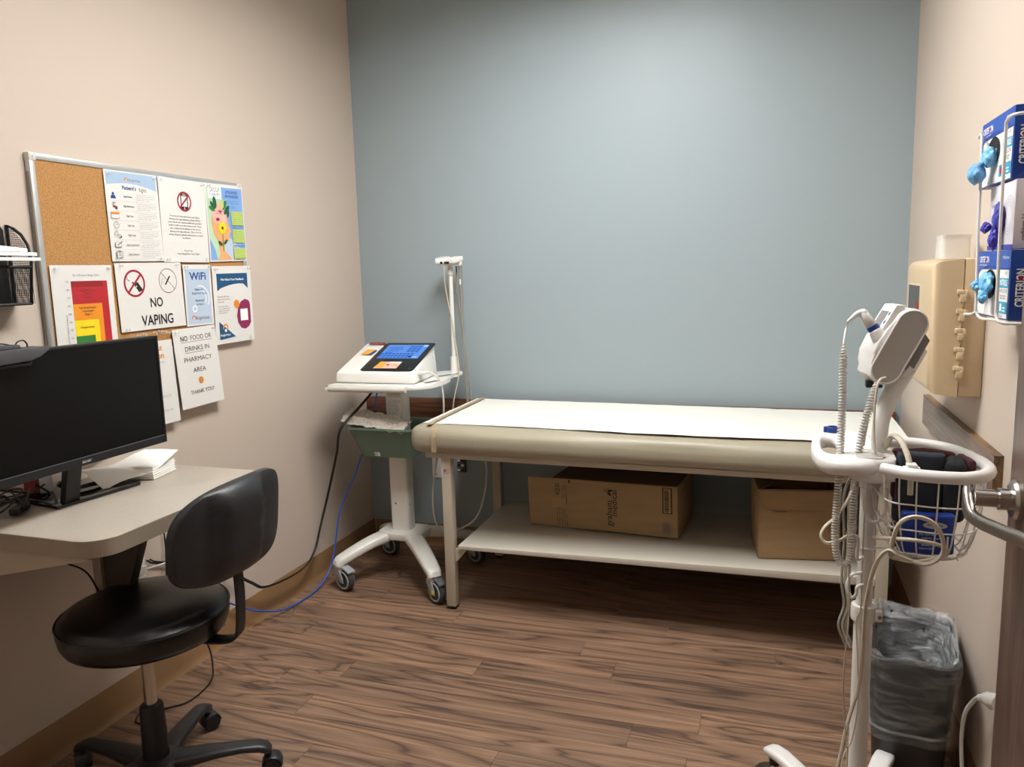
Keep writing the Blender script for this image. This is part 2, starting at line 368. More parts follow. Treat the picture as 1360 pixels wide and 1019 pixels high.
class Print:
    """flat print on a real face: p = corner, U and V its full edges; marks sit a hair proud of it"""
    def __init__(s, parent, p, U, Vv):
        s.par = parent; s.p = V(p); s.U = V(U); s.V = V(Vv); s.w = s.U.length; s.h = s.V.length
        s.n = s.U.cross(s.V).normalized(); s.u = s.U.normalized(); s.v = s.V.normalized(); s.k = 0; s.b = {}
    def bm(s, m, part):
        key = (part, m)
        if key not in s.b: s.b[key] = new()
        return s.b[key]
    def at(s, u, v, d=None):
        return s.p + s.u * (u * s.w) + s.v * (v * s.h) + s.n * (d if d is not None else .0003 + .00006 * s.k)
    def poly(s, pts, m, part='print'):
        s.k += 1; b = s.bm(m, part); vs = [b.verts.new(s.at(*q)) for q in pts]; b.faces.new(vs)
    def rect(s, u0, v0, u1, v1, m, part='print'): s.poly([(u0, v0), (u1, v0), (u1, v1), (u0, v1)], m, part)
    def line(s, u0, v0, u1, v1, wd, m, part='print'):
        a = V((u0 * s.w, v0 * s.h)); c = V((u1 * s.w, v1 * s.h)); d = (c - a).normalized(); q = V((-d.y, d.x)) * wd / 2
        s.poly([((x.x) / s.w, (x.y) / s.h) for x in (a - q, c - q, c + q, a + q)], m, part)
    def disc(s, u, v, r, m, part='print', n=24, ry=None, rot=0, a0=0, a1=2 * PI):
        ry = ry or r; pts = []
        for i in range(n):
            a = a0 + (a1 - a0) * i / (n if a1 - a0 > 6.2 else n - 1); x, y = r * math.cos(a), ry * math.sin(a)
            x, y = x * math.cos(rot) - y * math.sin(rot), x * math.sin(rot) + y * math.cos(rot)
            pts.append((u + x / s.w, v + y / s.h))
        s.poly(pts, m, part)
    def ring(s, u, v, r, t, m, part='print', n=32, a0=0, a1=2 * PI):
        s.k += 1; b = s.bm(m, part); full = a1 - a0 > 6.2; vs = []
        for i in range(n if full else n + 1):
            a = a0 + (a1 - a0) * i / n
            vs.append([b.verts.new(s.at(u + q * math.cos(a) / s.w, v + q * math.sin(a) / s.h)) for q in (r - t, r)])
        for i in range(n):
            c, d = vs[i], vs[(i + 1) % len(vs)]; b.faces.new((c[0], c[1], d[1], d[0]))
    def text(s, st, u, v, size, m='ink_black', part='lettering', al='C', bold=0, rot=0, wd=None):
        """size = cap height in metres; u, v = anchor on the base line"""
        s.k += 1
        vs, fs = glyphs(st, bold)
        if not vs: return
        if size < .0074: part = 'small_print'
        else: part = part + '#%d' % s.k
        x0 = min(q[0] for q in vs); x1 = max(q[0] for q in vs); sc = size / .7; sx = sc
        if wd: sx = wd / (x1 - x0)
        off = {'C': (x0 + x1) / 2, 'L': x0, 'R': x1}[al]; b = s.bm(m, part); nv = []
        cr, sr = math.cos(rot), math.sin(rot)
        for x, y in vs:
            X, Y = (x - off) * sx, y * sc
            nv.append(b.verts.new(s.at(u + (X * cr - Y * sr) / s.w, v + (X * sr + Y * cr) / s.h)))
        for f in fs:
            try: b.faces.new([nv[i] for i in f])
            except ValueError: pass
    def prohibit(s, u, v, r, t, m, part='prohibition_sign'):
        s.ring(u, v, r, t, m, part)
        q = (r - t * .5) * .7071
        s.line(u - q / s.w, v - q / s.h, u + q / s.w, v + q / s.h, t, m, part)
    def done(s):
        for (part, m), b in s.b.items():
            part = part.split('#')[0]
            o = obj(part, b, m, s.par, smooth=0)
            if part in ('small_print', 'table_rule', 'pattern', 'rule'): o['kind'] = 'stuff'
# ------------------------------------------------------------------ the setting
YF0, YF1 = 0.20, 0.34                       # front wall with the wide doorway the photo is taken from
def bx(lo, hi, bev=0): return box(new(), lo, hi, bev)
struct('wall_left', bx((XL - .12, YF0, -.05), (XL, YB + .12, CEIL + .05)), 'wall_paint')
struct('wall_back', bx((XL, YB, -.05), (XR, YB + .12, CEIL + .05)), 'blue_paint')
struct('wall_right', bx((XR, YF0, -.05), (XR + .12, YB + .12, CEIL + .05)), 'wall_paint')
b = bx((XL, YF0, -.05), (-.78, YF1, CEIL + .05)); box(b, (.43, YF0, -.05), (XR, YF1, CEIL + .05)); box(b, (-.78, YF0, 2.15), (.43, YF1, CEIL + .05))
struct('wall_front', b, 'wall_paint')
ceil = struct('ceiling', bx((XL, YF1, CEIL), (XR, YB, CEIL + .05)), 'ceiling_tile')
# corridor outside the doorway
struct('floor_hall', bx((-3, -1.6, -.05), (2.4, YF0 + .14, -.001)), 'hall_floor')
struct('wall_hall', bx((-3, -1.72, -.05), (2.4, -1.6, CEIL)), 'wall_paint')
struct('ceiling_hall', bx((-3, -1.6, CEIL), (2.4, YF0, CEIL + .05)), 'ceiling_tile')
# floor: vinyl planks laid along the back wall
fl = struct('floor', bx((XL, YF1, -.05), (XR, YB, -.0035)), 'subfloor')
PW, PL = .1195, 1.21
def plank_mesh():
    b = box(new(), (-PL / 2 + .0004, -PW / 2 + .0003, -.004), (PL / 2 - .0004, PW / 2 - .0003, 0), .0005, 1)
    return b
pm = bpy.data.meshes.new('plank'); pb = plank_mesh(); pb.to_mesh(pm); pb.free(); pm.materials.append(M['plank_wood'])
floor_origin = fl.location
starts = {0: -.18, 1: -.95, 2: -1.70, 3: -.978 + .35, 4: -1.172, 5: -.35, 6: -.566, -1: -.374, -2: -1.41, -3: -.72, -4: -.05, -5: -1.1}
row = 0
for k in range(-16, 11):
    y0 = 2.149 + PW * k
    if y0 + PW < YF1 or y0 > YB: continue
    s = starts.get(k, XL + random.uniform(0, PL))
    x = s - PL * math.ceil((s - XL) / PL)
    while x < XR:
        a, c = max(x, XL), min(x + PL, XR); lo, hi = max(y0, YF1), min(y0 + PW, YB)
        if c - a > .01 and hi - lo > .01:
            o = bpy.data.objects.new('plank', pm); COL.objects.link(o); o.parent = fl
            o.location = V(((a + c) / 2, (lo + hi) / 2, 0)) - floor_origin
            o.scale = ((c - a) / PL, (hi - lo) / PW, 1)
        x += PL
# cove base: flat strip with a toe that curls out on the floor
def cove(name, pts, inward):
    b = new(); H = .113
    prof = [(0, 0), (.016, 0), (.014, .003), (.008, .012), (.005, .03), (.004, H - .002), (.003, H), (0, H)]
    secs = [[V((p[0] + inward[0] * d, p[1] + inward[1] * d, z)) for d, z in prof] for p in pts]
    rings(b, secs); return struct(name, b, 'cove_base')
cove('baseboard_left', [(XL, YF1), (XL, YB)], (1, 0)); cove('baseboard_back', [(XL + .016, YB), (XR - .016, YB)], (0, -1)); cove('baseboard_right', [(XR, YF1), (XR, YB)], (-1, 0))
# wooden wall bumper rails
struct('trim_1', bx((XL + .004, YB - .02, .662), (XR - .02, YB, .762), .002), 'rail_wood_dark')
rr = struct('trim_2', bx((.4885, 1.973, .826), (XR, 2.853, .921), .001), 'rail_wood_grey')
obj('rail_cap', bx((.4875, 1.972, .9205), (XR, 2.854, .9235)), 'rail_wood_edge', rr)
obj('rail_end', bx((.4880, 1.9700, .826), (XR, 1.9725, .9235)), 'rail_wood_edge', rr)
# ceiling lights
def troffer(name, label, cx, cy, sx, sy, m):
    t = thing(name, label, 'ceiling light', (cx, cy, CEIL))
    b = new()
    for lo, hi in (((cx - sx / 2 - .03, cy - sy / 2 - .03), (cx + sx / 2 + .03, cy - sy / 2)), ((cx - sx / 2 - .03, cy + sy / 2), (cx + sx / 2 + .03, cy + sy / 2 + .03)),
                   ((cx - sx / 2 - .03, cy - sy / 2), (cx - sx / 2, cy + sy / 2)), ((cx + sx / 2, cy - sy / 2), (cx + sx / 2 + .03, cy + sy / 2))):
        box(b, (*lo, CEIL - .012), (*hi, CEIL))
    for lo, hi in (((cx - sx / 2 - .03, cy - sy / 2 - .03), (cx + sx / 2 + .03, cy - sy / 2 - .022)), ((cx - sx / 2 - .03, cy + sy / 2 + .022), (cx + sx / 2 + .03, cy + sy / 2 + .03)),
                   ((cx - sx / 2 - .03, cy - sy / 2 - .022), (cx - sx / 2 - .022, cy + sy / 2 + .022)), ((cx + sx / 2 + .022, cy - sy / 2 - .022), (cx + sx / 2 + .03, cy + sy / 2 + .022))):
        box(b, (*lo, CEIL - .10), (*hi, CEIL - .012))           # deep sides out of view, added to cut light off the wall tops
    obj('frame', b, 'white_enamel', t)
    obj('diffuser', bx((cx - sx / 2, cy - sy / 2, CEIL - .008), (cx + sx / 2, cy + sy / 2, CEIL - .002)), m, t)
troffer('ceiling_light', 'white ceiling light panel with added deep sides over the middle of the exam room', *PANEL_POS, .6, 1.2, 'troffer_diffuser')
troffer('ceiling_light', 'unseen fill light panel added on the corridor ceiling outside the doorway', -.3, -.8, 1.2, .6, 'hall_fill_panel')  # added fill light, never in view

# ------------------------------------------------------------------ exam table
TY0, TY1 = 2.70, 3.385
T = thing('exam_table', 'long exam table with tan vinyl pad and lower shelf along blue wall', 'exam table', (-.43, 3.04, 0))
def tilt(x): return -.009 * (x + 1.3) / 1.7
b = box(new(), (-1.366, TY0, .660), (.470, TY1, .772), .046, 6)
bmesh.ops.subdivide_edges(b, edges=[e for e in b.edges if abs(e.verts[0].co.x - e.verts[1].co.x) > 1], cuts=48)
for v in b.verts:
    x, y, z = v.co
    v.co.z += tilt(x)
    fr = max(0, 1 - abs(y - TY0) / .10)
    if fr > 0:
        v.co.z -= fr * (.012 * math.exp(-((x + .25) / .45) ** 2)) * max(0, min(1, (z - .66) / .08))
        v.co.y -= fr * .006 * math.sin(x * 5.2) * (1 if z < .75 else 0)
    v.co.z += .0022 * noise.noise(V((x * 6, y * 8, z * 8)))
obj('pad', b, 'vinyl', T, smooth=50)
# paper laid along the top, curling over the head end
def paper_f(u, v):
    x = -1.322 + 1.777 * u; y = TY0 + .062 + (.008 * math.sin(9 * u) if v == 0 else 0) + (TY1 - .02 - TY0 - .066) * v
    z = .7738 + tilt(x) + .0020 * noise.noise(V((x * 7, y * 9, 0))) + .0012 * noise.noise(V((x * 22, y * 22, 3))) + .0008
    z += .0006
    return V((x, y, z))
b = new(); grid(b, paper_f, 130, 44)
obj('paper_cover', b, 'exam_paper', T, smooth=60)
# stretch band that holds the paper
b = new(); yz = [(TY1 - .02, .778), (TY0 + .07, .7795), (TY0 + .048, .7775)] + [(TY0 + .046 - .0505 * math.sin(q), .726 + .0505 * math.cos(q)) for q in (.35, .7, 1.05, 1.4)] + [(TY0 - .0045, .715), (TY0 - .0035, .672)]
yz = [(p.x, p.y) for p in catmull([(y, z, 0) for y, z in yz], 5)]
yz = [(y, z + (.001 if y > TY0 + .05 else .0)) for y, z in yz]
grid(b, lambda u, v: V((-1.300 + .022 * u + .040 * min(1, v / .55), yz[min(len(yz) - 1, round(v * (len(yz) - 1)))][0] - .0015, yz[min(len(yz) - 1, round(v * (len(yz) - 1)))][1] + .0008)), 2, len(yz) - 1)
obj('paper_strap', b, 'strap_tan', T, smooth=60)
b = bx((-1.306, 2.735, .640), (.455, 2.755, .661), .002); box(b, (-1.306, 3.335, .640), (.455, 3.36, .661), .002)
box(b, (-1.306, 2.755, .640), (-1.28, 3.335, .661)); box(b, (.43, 2.755, .640), (.455, 3.335, .661))
for v in b.verts: v.co.z += tilt(v.co.x)
obj('apron', b, 'table_enamel', T)
for x in (-1.222, .372):
    for y, nm in ((2.763, 'front'), (3.345, 'rear')):
        h0 = .641 + tilt(x)
        lg = obj('leg', bx((x - .0205, y - .0205, .014), (x + .0205, y + .0205, h0), .003), 'table_enamel', T)
        b = new(); lathe(b, [(.0, 0), (.012, 0), (.013, .004), (.006, .006), (.006, .016)], (x, y, 0), 16)
        obj('leveling_foot', b, 'chrome', lg)
        b = new(); box(b, (x - .019, y - .019, .008), (x + .019, y + .019, .0145), .002); obj('leg_cap', b, 'black_plastic', lg)
        if x < 0 and nm == 'front':
            P = Print(lg, (x - .010, y - .0206, .575), (.026, 0, 0), (0, 0, .018))
            P.rect(0, 0, 1, 1, 'ink_white', 'flag_sticker')
            for i in range(7): P.rect(0, i * 2 / 13, 1, (i * 2 + 1) / 13, 'ink_red', 'flag_sticker')
            P.rect(0, .46, .42, 1, 'ink_blue', 'flag_sticker')
            for i in range(4):
                for j in range(3): P.disc(.06 + .1 * i, .56 + .15 * j, .0007, 'ink_white', 'flag_sticker', 6)
            P.done()
for x in (-1.255, .40):
    b = new(); lathe(b, [(.006, 0), (.005, .003), (.0, .004)], n=14, mx=axis_m((x + .02, 2.735, .652 + tilt(x)), (0, -1, 0))); obj('screw', b, 'chrome', T)
# lower shelf, sagging up towards the far end
def shz(x): return .278 + .026 * (x + 1.18) / 1.5
b = new(); prism(b, [(-1.182, 2.742, shz(-1.182) - .016), (.352, 2.742, shz(.352) - .030), (.352, 2.742, shz(.352)), (-1.182, 2.742, shz(-1.182))], (0, .62, 0), .002)
obj('shelf', b, 'shelf_laminate', T)
for y in (2.765, 3.33):
    for s, x in ((1, -1.201), (-1, .3505)):
        z = shz(x) - .022
        b = new(); prism(b, [(x, y - .008, z - .05), (x + s * .006, y - .008, z - .05), (x + s * .05, y - .008, z + .002), (x, y - .008, z + .002)], (0, .016, 0)); obj('shelf_brace', b, 'table_enamel', T)

# ------------------------------------------------------------------ cartons on the shelf
a = math.atan2(-.066, .637); ex = V((math.cos(a), math.sin(a), 0)); ey = V((-math.sin(a), math.cos(a), 0)); o = V((-.969, 3.036, shz(-.62) + .006)); ez = V((0, 0, 1))
sl = .016 * .637 / .64
ex = (ex + V((0, 0, .017))).normalized(); ez = ex.cross(ey).normalized()
def carton(lo, hi, o=o, ex=ex, ey=ey, ez=ez, bev=.002):
    mx = Matrix(((ex.x, ey.x, ez.x, o.x), (ex.y, ey.y, ez.y, o.y), (ex.z, ey.z, ez.z, o.z), (0, 0, 0, 1)))
    return box(new(), lo, hi, bev, 1, mx)
C1 = thing('cardboard_box', 'wide cardboard box printed graham medical on the table shelf', 'box', tuple(o + ex * .35))
obj('carton_body', carton((.105, .004, 0), (.638, .30, .207)), 'cardboard', C1)
obj('front_panel', carton((.0, 0, -.001), (.639, .0042, .2095)), 'cardboard', C1)
obj('side_flap', carton((.085, .302, .01), (.25, .306, .235)), 'cardboard', C1)
obj('top_flap', carton((.11, .006, .2072), (.636, .298, .2105)), 'cardboard_inner', C1)
P = Print(C1, o - ey * .0003, ex * .64, ez * .207)
P.text('graham', .578, .11, .026, 'ink_black', 'lettering', 'L', .002, PI / 2, .108)
P.text('medical', .612, .33, .026, 'ink_black', 'lettering', 'L', .002, PI / 2, .108)
P.text('42530', .222, .66, .020, 'ink_black', 'lettering', 'L', 0, PI / 2, .052)
for i, t in enumerate(('Table Paper, Crepe', 'Papier pour table', 'Papel para camilla')): P.text(t, .244 + .014 * i, .45 + .02 * i, .0042, 'ink_black', 'lettering', 'L', .01, PI / 2, .085)
for i, t in enumerate(('Standard crepe 21 in', 'White, 12 rolls', 'Single use only', 'Not sterile', 'Made in USA')): P.text(t, .205 + .017 * i, .03 + .0 * i, .0042, 'ink_black', 'lettering', 'L', .01, PI / 2, (.08, .085, .09, .07, .05)[i])
for r, l in ((.5, .024), (1.25, .02), (2.4, .019), (-.6, .021)):
    cx, cy = .548 + math.cos(r) * l * .55 / .64, .80 + math.sin(r) * l * .55 / .207
    P.disc(cx, cy, l * .45, 'ink_black', 'leaf_logo', 16, l * .2, r)
    if r in (1.25, 2.4): P.disc(cx, cy, l * .36, 'cardboard', 'leaf_logo', 16, l * .12, r)
P.rect(.905, .47, .965, .98, 'ink_black', 'barcode'); P.rect(.912, .485, .958, .965, 'carton_tape', 'barcode')
yy = .50
rb = random.Random(3)
while yy < .945:
    t = rb.choice((.006, .012, .018)); P.rect(.918, yy, .945, yy + t, 'ink_black', 'barcode'); yy += t + rb.choice((.007, .012))
P.text('10042530000', .962, .60, .005, 'ink_black', 'lettering', 'L', 0, PI / 2, .06)
for i in range(6): P.rect(.905 + .008 * i, .08, .909 + .008 * i, .30 - .02 * (i % 3), 'ink_grey', 'small_print')
P.rect(.94, .05, .944, .33, 'ink_grey', 'small_print'); P.rect(.905, .19, .94, .197, 'ink_grey', 'small_print')
P.rect(.172, .41, .265, .60, 'carton_tape', 'tape'); P.rect(.288, .93, .298, 1, 'ink_black', 'mark'); P.done()

o2 = V((-.031, 2.842, shz(.1) + .001)); e2x = V((.993, .118, .017)).normalized(); e2y = V((-.2, .98, 0)).normalized(); e2y = (e2y - e2x * e2x.dot(e2y)).normalized(); e2z = e2x.cross(e2y)
C2 = thing('cardboard_box', 'plain square cardboard box with open front flap at right of shelf', 'box', tuple(o2 + e2x * .14))
b = carton((0, 0, 0), (.285, .24, .006), o2, e2x, e2y, e2z)
for lo, hi in (((0, 0, 0), (.285, .005, .262)), ((0, .235, 0), (.285, .24, .262)), ((0, 0, 0), (.005, .24, .262)), ((.28, 0, 0), (.285, .24, .262))):
    mx = Matrix(((e2x.x, e2y.x, e2z.x, o2.x), (e2x.y, e2y.y, e2z.y, o2.y), (e2x.z, e2y.z, e2z.z, o2.z), (0, 0, 0, 1))); box(b, lo, hi, .001, 1, mx)
obj('carton_body', b, 'cardboard', C2)
def c2(x, y, z): return o2 + e2x * x + e2y * y + e2z * z
b = new(); prism(b, [c2(.004, -.003, .258), c2(.03, -.010, .190), c2(.262, -.010, .190), c2(.281, -.003, .258)], e2y * -.003); obj('front_flap', b, 'cardboard', C2)
b = new(); prism(b, [c2(.004, .0, .260), c2(.004, .236, .260), c2(.06, .20, .275), c2(.06, .03, .275)], e2z * .003); obj('side_flap', b, 'cardboard_inner', C2)
P = Print(C2, c2(0, -.0003, 0), e2x * .285, e2z * .262); P.text('Caution', .27, .675, .008, 'ink_black', 'lettering', 'C', .01, 0, .045)
P.poly([(.33, .64), (.36, .66), (.415, .57), (.385, .55)], 'carton_tape', 'tape'); P.done()
# ------------------------------------------------------------------ bulletin board on the left wall
BY0, BY1, BZ0, BZ1 = 1.629, 2.517, 1.132, 1.726
BX = XL + .020
B = thing('bulletin_board', 'cork bulletin board in aluminium frame on beige left wall', 'bulletin board', (XL, (BY0 + BY1) / 2, BZ0))
obj('cork_panel', bx((XL + .004, BY0 + .008, BZ0 + .008), (BX - .004, BY1 - .008, BZ1 - .008)), 'cork', B)
fw = .017
for lo, hi in (((BY0, BZ0), (BY1, BZ0 + fw)), ((BY0, BZ1 - fw), (BY1, BZ1)), ((BY0, BZ0 + fw), (BY0 + fw, BZ1 - fw)), ((BY1 - fw, BZ0 + fw), (BY1, BZ1 - fw))):
    b = bx((XL, lo[0], lo[1]), (BX, hi[0], hi[1]), .0025)
    obj('frame_rail', b, 'aluminium', B)
box(b := new(), (XL + .006, BY0 - .0015, BZ0 + .02), (XL + .013, BY0 + .001, BZ1 - .05)); obj('frame_groove', b, 'aluminium_dark', B)
for y in (BY0, BY1 - fw - .003):
    for z in (BZ0, BZ1 - fw - .003):
        c = obj('corner_cap', bx((XL - .0, y - .0012, z - .0012), (BX + .0015, y + fw + .0042, z + fw + .0042), .003), 'offwhite_plastic', B)
        obj('screw', bx((BX + .0012, y + .008, z + .008), (BX + .002, y + .0105, z + .0105)), 'ink_black', c)

PINS = []
def sheet(name, label, bl, br, tl, lean=0, m='paper', x=None, pins='tl tr', d=0, cat='notice'):
    """paper sheet on the board; bl / br / tl are (y, z) corners; lean tips its foot out from the wall"""
    x = BX + .0008 + d if x is None else x
    p = V((x + lean, *bl)); U = V((x + lean, *br)) - p; W = V((x, *tl)) - p
    N = U.cross(W).normalized()
    bm = new(); th = N * .0004
    def f(u, v):
        q = p + U * u + W * v
        e = max(0, .10 - v) / .10
        return q + N * (.0025 * e * e * (u if d < .002 else .4))
    q = [p, p + U, p + U + W, p + W]; prism(bm, q, -th)
    s = obj(name, bm, m, None, smooth=0, origin=p); tag(s, label, cat, 'papers pinned to the bulletin board')
    for k in pins.split():
        u = .07 if 'l' in k else (.93 if 'r' in k else .5); v = .965 if 't' in k else .035
        PINS.append((p + U * u + W * v, N, label, k))
    return Print(s, p, U, W)
def para(P, lines, u, v, dv, size, m='ink_grey', al='L', wd=None, bold=0, part='small_print'):
    for i, t in enumerate(lines): P.text(t, u, v - dv * i, size, m, part, al, bold, 0, wd[i] if wd else None)
def sun(P, u, v, r, m='ink_orange'):
    P.ring(u, v, r, r * .42, m, 'logo', 18, -.35, PI + .35)

P = sheet('notice_sheet', "sheet headed Patient's Rights with icon rows, top left of papers", (1.876, 1.432), (2.090, 1.434), (1.874, 1.709), pins='tl tr bl br')
P.poly([(.03, .84)] + [(.03 + .94 * t, .84 + .05 * math.sin(PI * t) * .9 - .03 * t) for t in (.1, .2, .3, .4, .5, .6, .7, .8, .9)] + [(.97, .81), (.97, .985), (.03, .985)], 'ink_sky', 'header_band')
sun(P, .40, .905, .008); P.text('BrightView', .56, .895, .0085, 'ink_grey', 'logo', 'C', 0, 0, .048)
P.text("Patient's", .44, .80, .0115, 'ink_blue', 'title', 'C', .02, 0, .056); P.text('Rights', .70, .79, .013, 'ink_grey', 'title', 'C', 0, .06, .030)
rows = ('Right Patient', 'Right Medication', 'Right Dose', 'Right Time', 'Right Route', 'Right Documentation', 'Right Evaluation')
rh = .107
for i, t in enumerate(rows):
    v1 = .775 - i * rh; v0 = v1 - rh
    P.line(.06, v0, .97, v0, .0006, 'ink_faint', 'table_rule')
    P.text(t, .40, v0 + .045, .0052, 'ink_black', 'lettering', 'C', .01, 0, min(.050, .0027 * len(t)))
    for j in range(4): P.text(('Check the name on the order', 'and on the wristband of the', 'patient with two identifiers', 'before each dose is given')[j], .57, v0 + .083 - j * .021, .0026, 'ink_grey', 'small_print', 'L', 0, 0, (.075, .078, .072, .05)[j])
    cu, cv = .13, v0 + .055
    if i == 0: P.disc(cu, cv + .022, .0045, 'ink_blue', 'icon', 12); P.poly([(cu - .05, cv - .03), (cu + .05, cv - .03), (cu + .03, cv + .005), (cu - .03, cv + .005)], 'ink_blue', 'icon')
    elif i == 1: P.rect(cu - .02, cv - .02, cu + .02, cv + .035, 'ink_brown', 'icon'); P.rect(cu - .012, cv + .0, cu + .012, cv + .025, 'paper', 'icon'); P.disc(cu + .035, cv - .024, .005, 'ink_brown', 'icon', 12)
    elif i == 2: P.rect(cu - .075, cv + .012, cu + .075, cv + .036, 'ink_orange', 'icon'); P.rect(cu - .075, cv - .036, cu + .075, cv + .010, 'ink_faint', 'icon'); P.rect(cu - .068, cv - .031, cu + .068, cv + .008, 'paper', 'icon')
    elif i == 3: P.ring(cu, cv, .0108, .0014, 'ink_grey', 'icon', 20); P.line(cu, cv, cu, cv + .02, .001, 'ink_grey', 'icon'); P.line(cu, cv, cu + .03, cv + .01, .001, 'ink_grey', 'icon')
    elif i == 4: P.ring(cu - .02, cv + .012, .007, .0014, 'ink_grey', 'icon', 16); P.ring(cu + .035, cv - .012, .006, .0014, 'ink_grey', 'icon', 16); P.disc(cu + .06, cv - .022, .003, 'ink_black', 'icon', 10)
    elif i == 5: P.rect(cu - .06, cv - .03, cu + .05, cv + .025, 'ink_grey', 'icon'); P.rect(cu - .052, cv - .025, cu + .042, cv + .02, 'paper', 'icon'); P.line(cu - .02, cv - .01, cu + .07, cv + .035, .0022, 'ink_black', 'icon')
    else:
        P.rect(cu - .055, cv - .04, cu + .055, cv + .03, 'ink_grey', 'icon'); P.rect(cu - .046, cv - .035, cu + .046, cv + .022, 'paper', 'icon'); P.rect(cu - .02, cv + .025, cu + .02, cv + .04, 'ink_grey', 'icon')
        for q in range(3): P.line(cu - .03, cv + .012 - .015 * q, cu + .03, cv + .012 - .015 * q, .0012, 'ink_black', 'icon')
P.line(.54, .775, .54, .775 - 7 * rh, .0006, 'ink_faint', 'table_rule'); P.done()

P = sheet('notice_sheet', 'sheet with crossed-out mobile phone sign, upper middle of papers', (2.088, 1.431), (2.309, 1.430), (2.092, 1.711), d=.0012, pins='tl tr bl br')
P.rect(.44, .64, .60, .83, 'ink_black', 'phone_icon'); P.rect(.46, .675, .58, .80, 'paper', 'phone_icon'); P.disc(.52, .657, .0025, 'paper', 'phone_icon', 10); P.rect(.48, .81, .56, .817, 'paper', 'phone_icon')
P.prohibit(.52, .735, .034, .0062, 'ink_red')
para(P, ('To prevent long wait times and delays', 'during your appointment, please silence', 'your electronic devices while the provider', 'and/or staff are in the exam room. Please', 'also refrain from talking on the phone', 'during your appointment. This is for the', 'safety of your patient information, as well', 'as others.'), .51, .545, .037, .0053, 'ink_black', 'C', (.142, .150, .162, .158, .146, .152, .162, .040), .006, 'lettering')
para(P, ('Thank You,', 'Your BrightView Care Team'), .53, .13, .037, .0053, 'ink_black', 'C', (.042, .105), .006, 'lettering'); P.done()

P = sheet('notice_sheet', 'colourful group therapy flyer with yellow flower, top right of papers', (2.314, 1.432), (2.520, 1.437), (2.314, 1.711), d=.0006, pins='tl')
P.rect(.03, .02, .42, .96, 'ink_pale_green', 'background'); P.rect(.42, .02, .98, .96, 'ink_mid_blue', 'background')
P.poly([(.42, .30), (.6, .30), (.98, .10), (.98, .02), (.42, .02)], 'ink_pale_blue', 'background'); P.poly([(.03, .02), (.03, .30), (.15, .16), (.2, .02)], 'ink_mid_blue', 'background')
P.rect(.07, .81, .42, .955, 'ink_white', 'title_box'); P.text('GROUP', .245, .895, .0155, 'ink_black', 'title', 'C', 0, 0, .055); P.text('THERAPY', .245, .845, .010, 'ink_black', 'title', 'C', 0, 0, .058); P.line(.1, .832, .39, .832, .0006, 'ink_black', 'title')
P.text('GETTING INVOLVED', .69, .885, .0105, 'ink_blue', 'title', 'C', .015, 0, .066); P.text('WITH YOUR RECOVERY', .69, .83, .0105, 'ink_blue', 'title', 'C', .015, 0, .076)
para(P, ('Groups meet on site each week and', 'all of our patients may take part in them', 'with a', 'counselor'), .70, .785, .028, .0042, 'ink_blue', 'C', (.066, .074, .012, .028))
P.poly([(.20, .02), (.27, .10), (.25, .26), (.14, .36), (.10, .50), (.13, .62), (.24, .70), (.42, .68), (.52, .58), (.55, .47), (.62, .39), (.55, .36), (.56, .28), (.50, .26), (.40, .27), (.40, .14), (.56, .04), (.56, .02)], 'ink_skin', 'head_picture')
P.disc(.32, .63, .040, 'ink_pink', 'brain_picture', 24, .034); P.disc(.24, .56, .019, 'ink_pink', 'brain_picture', 18); P.disc(.41, .57, .022, 'ink_pink', 'brain_picture', 18)
for q in range(5): P.ring(.22 + .05 * q, .62 - .03 * (q % 2), .010, .0012, 'ink_brown', 'brain_picture', 14, .3, 2.6)
P.disc(.27, .545, .010, 'ink_red', 'brain_picture', 14, .006)
P.poly([(.345, .62), (.30, .655), (.315, .67), (.345, .655), (.375, .67), (.39, .655)], 'ink_red', 'heart')
for cu, cv, r, L, m in ((.16, .72, 2.2, .018, 'ink_dark_green'), (.22, .76, 1.7, .022, 'ink_dark_green'), (.13, .68, 2.7, .016, 'ink_green'), (.47, .73, 1.0, .020, 'ink_green'), (.42, .75, 1.5, .018, 'ink_lime'), (.52, .67, .8, .022, 'ink_dark_green'), (.55, .63, 1.4, .016, 'ink_dark_green')): P.disc(cu, cv, L, m, 'leaf_picture', 14, L * .42, r)
P.line(.37, .43, .36, .13, .003, 'ink_dark_green', 'flower_picture')
for q in range(11): P.disc(.37 + .072 * math.cos(q * .571), .435 + .055 * math.sin(q * .571), .0095, 'ink_yellow', 'flower_picture', 12, .0042, q * .571)
P.disc(.37, .435, .0062, 'ink_brown', 'flower_picture', 14)
for cu, cv, r in ((.29, .235, 2.5), (.43, .255, .7)): P.disc(cu, cv, .013, 'ink_dark_green', 'flower_picture', 12, .006, r)
for v1, v0 in ((.655, .475), (.42, .245), (.17, .03)):
    P.rect(.63, v0, .95, v1, 'ink_lime', 'text_panel')
    for q in range(int((v1 - v0) / .026)): P.text('weekly group notes for you', .65, v1 - .028 - .026 * q, .0036, 'ink_grey', 'small_print', 'L', 0, 0, (.056, .06, .05)[q % 3])
for v in (.435, .195): P.text('BENEFITS OF GROUP', .79, v, .0055, 'ink_blue', 'title', 'C', .01, 0, .062)
P.done()

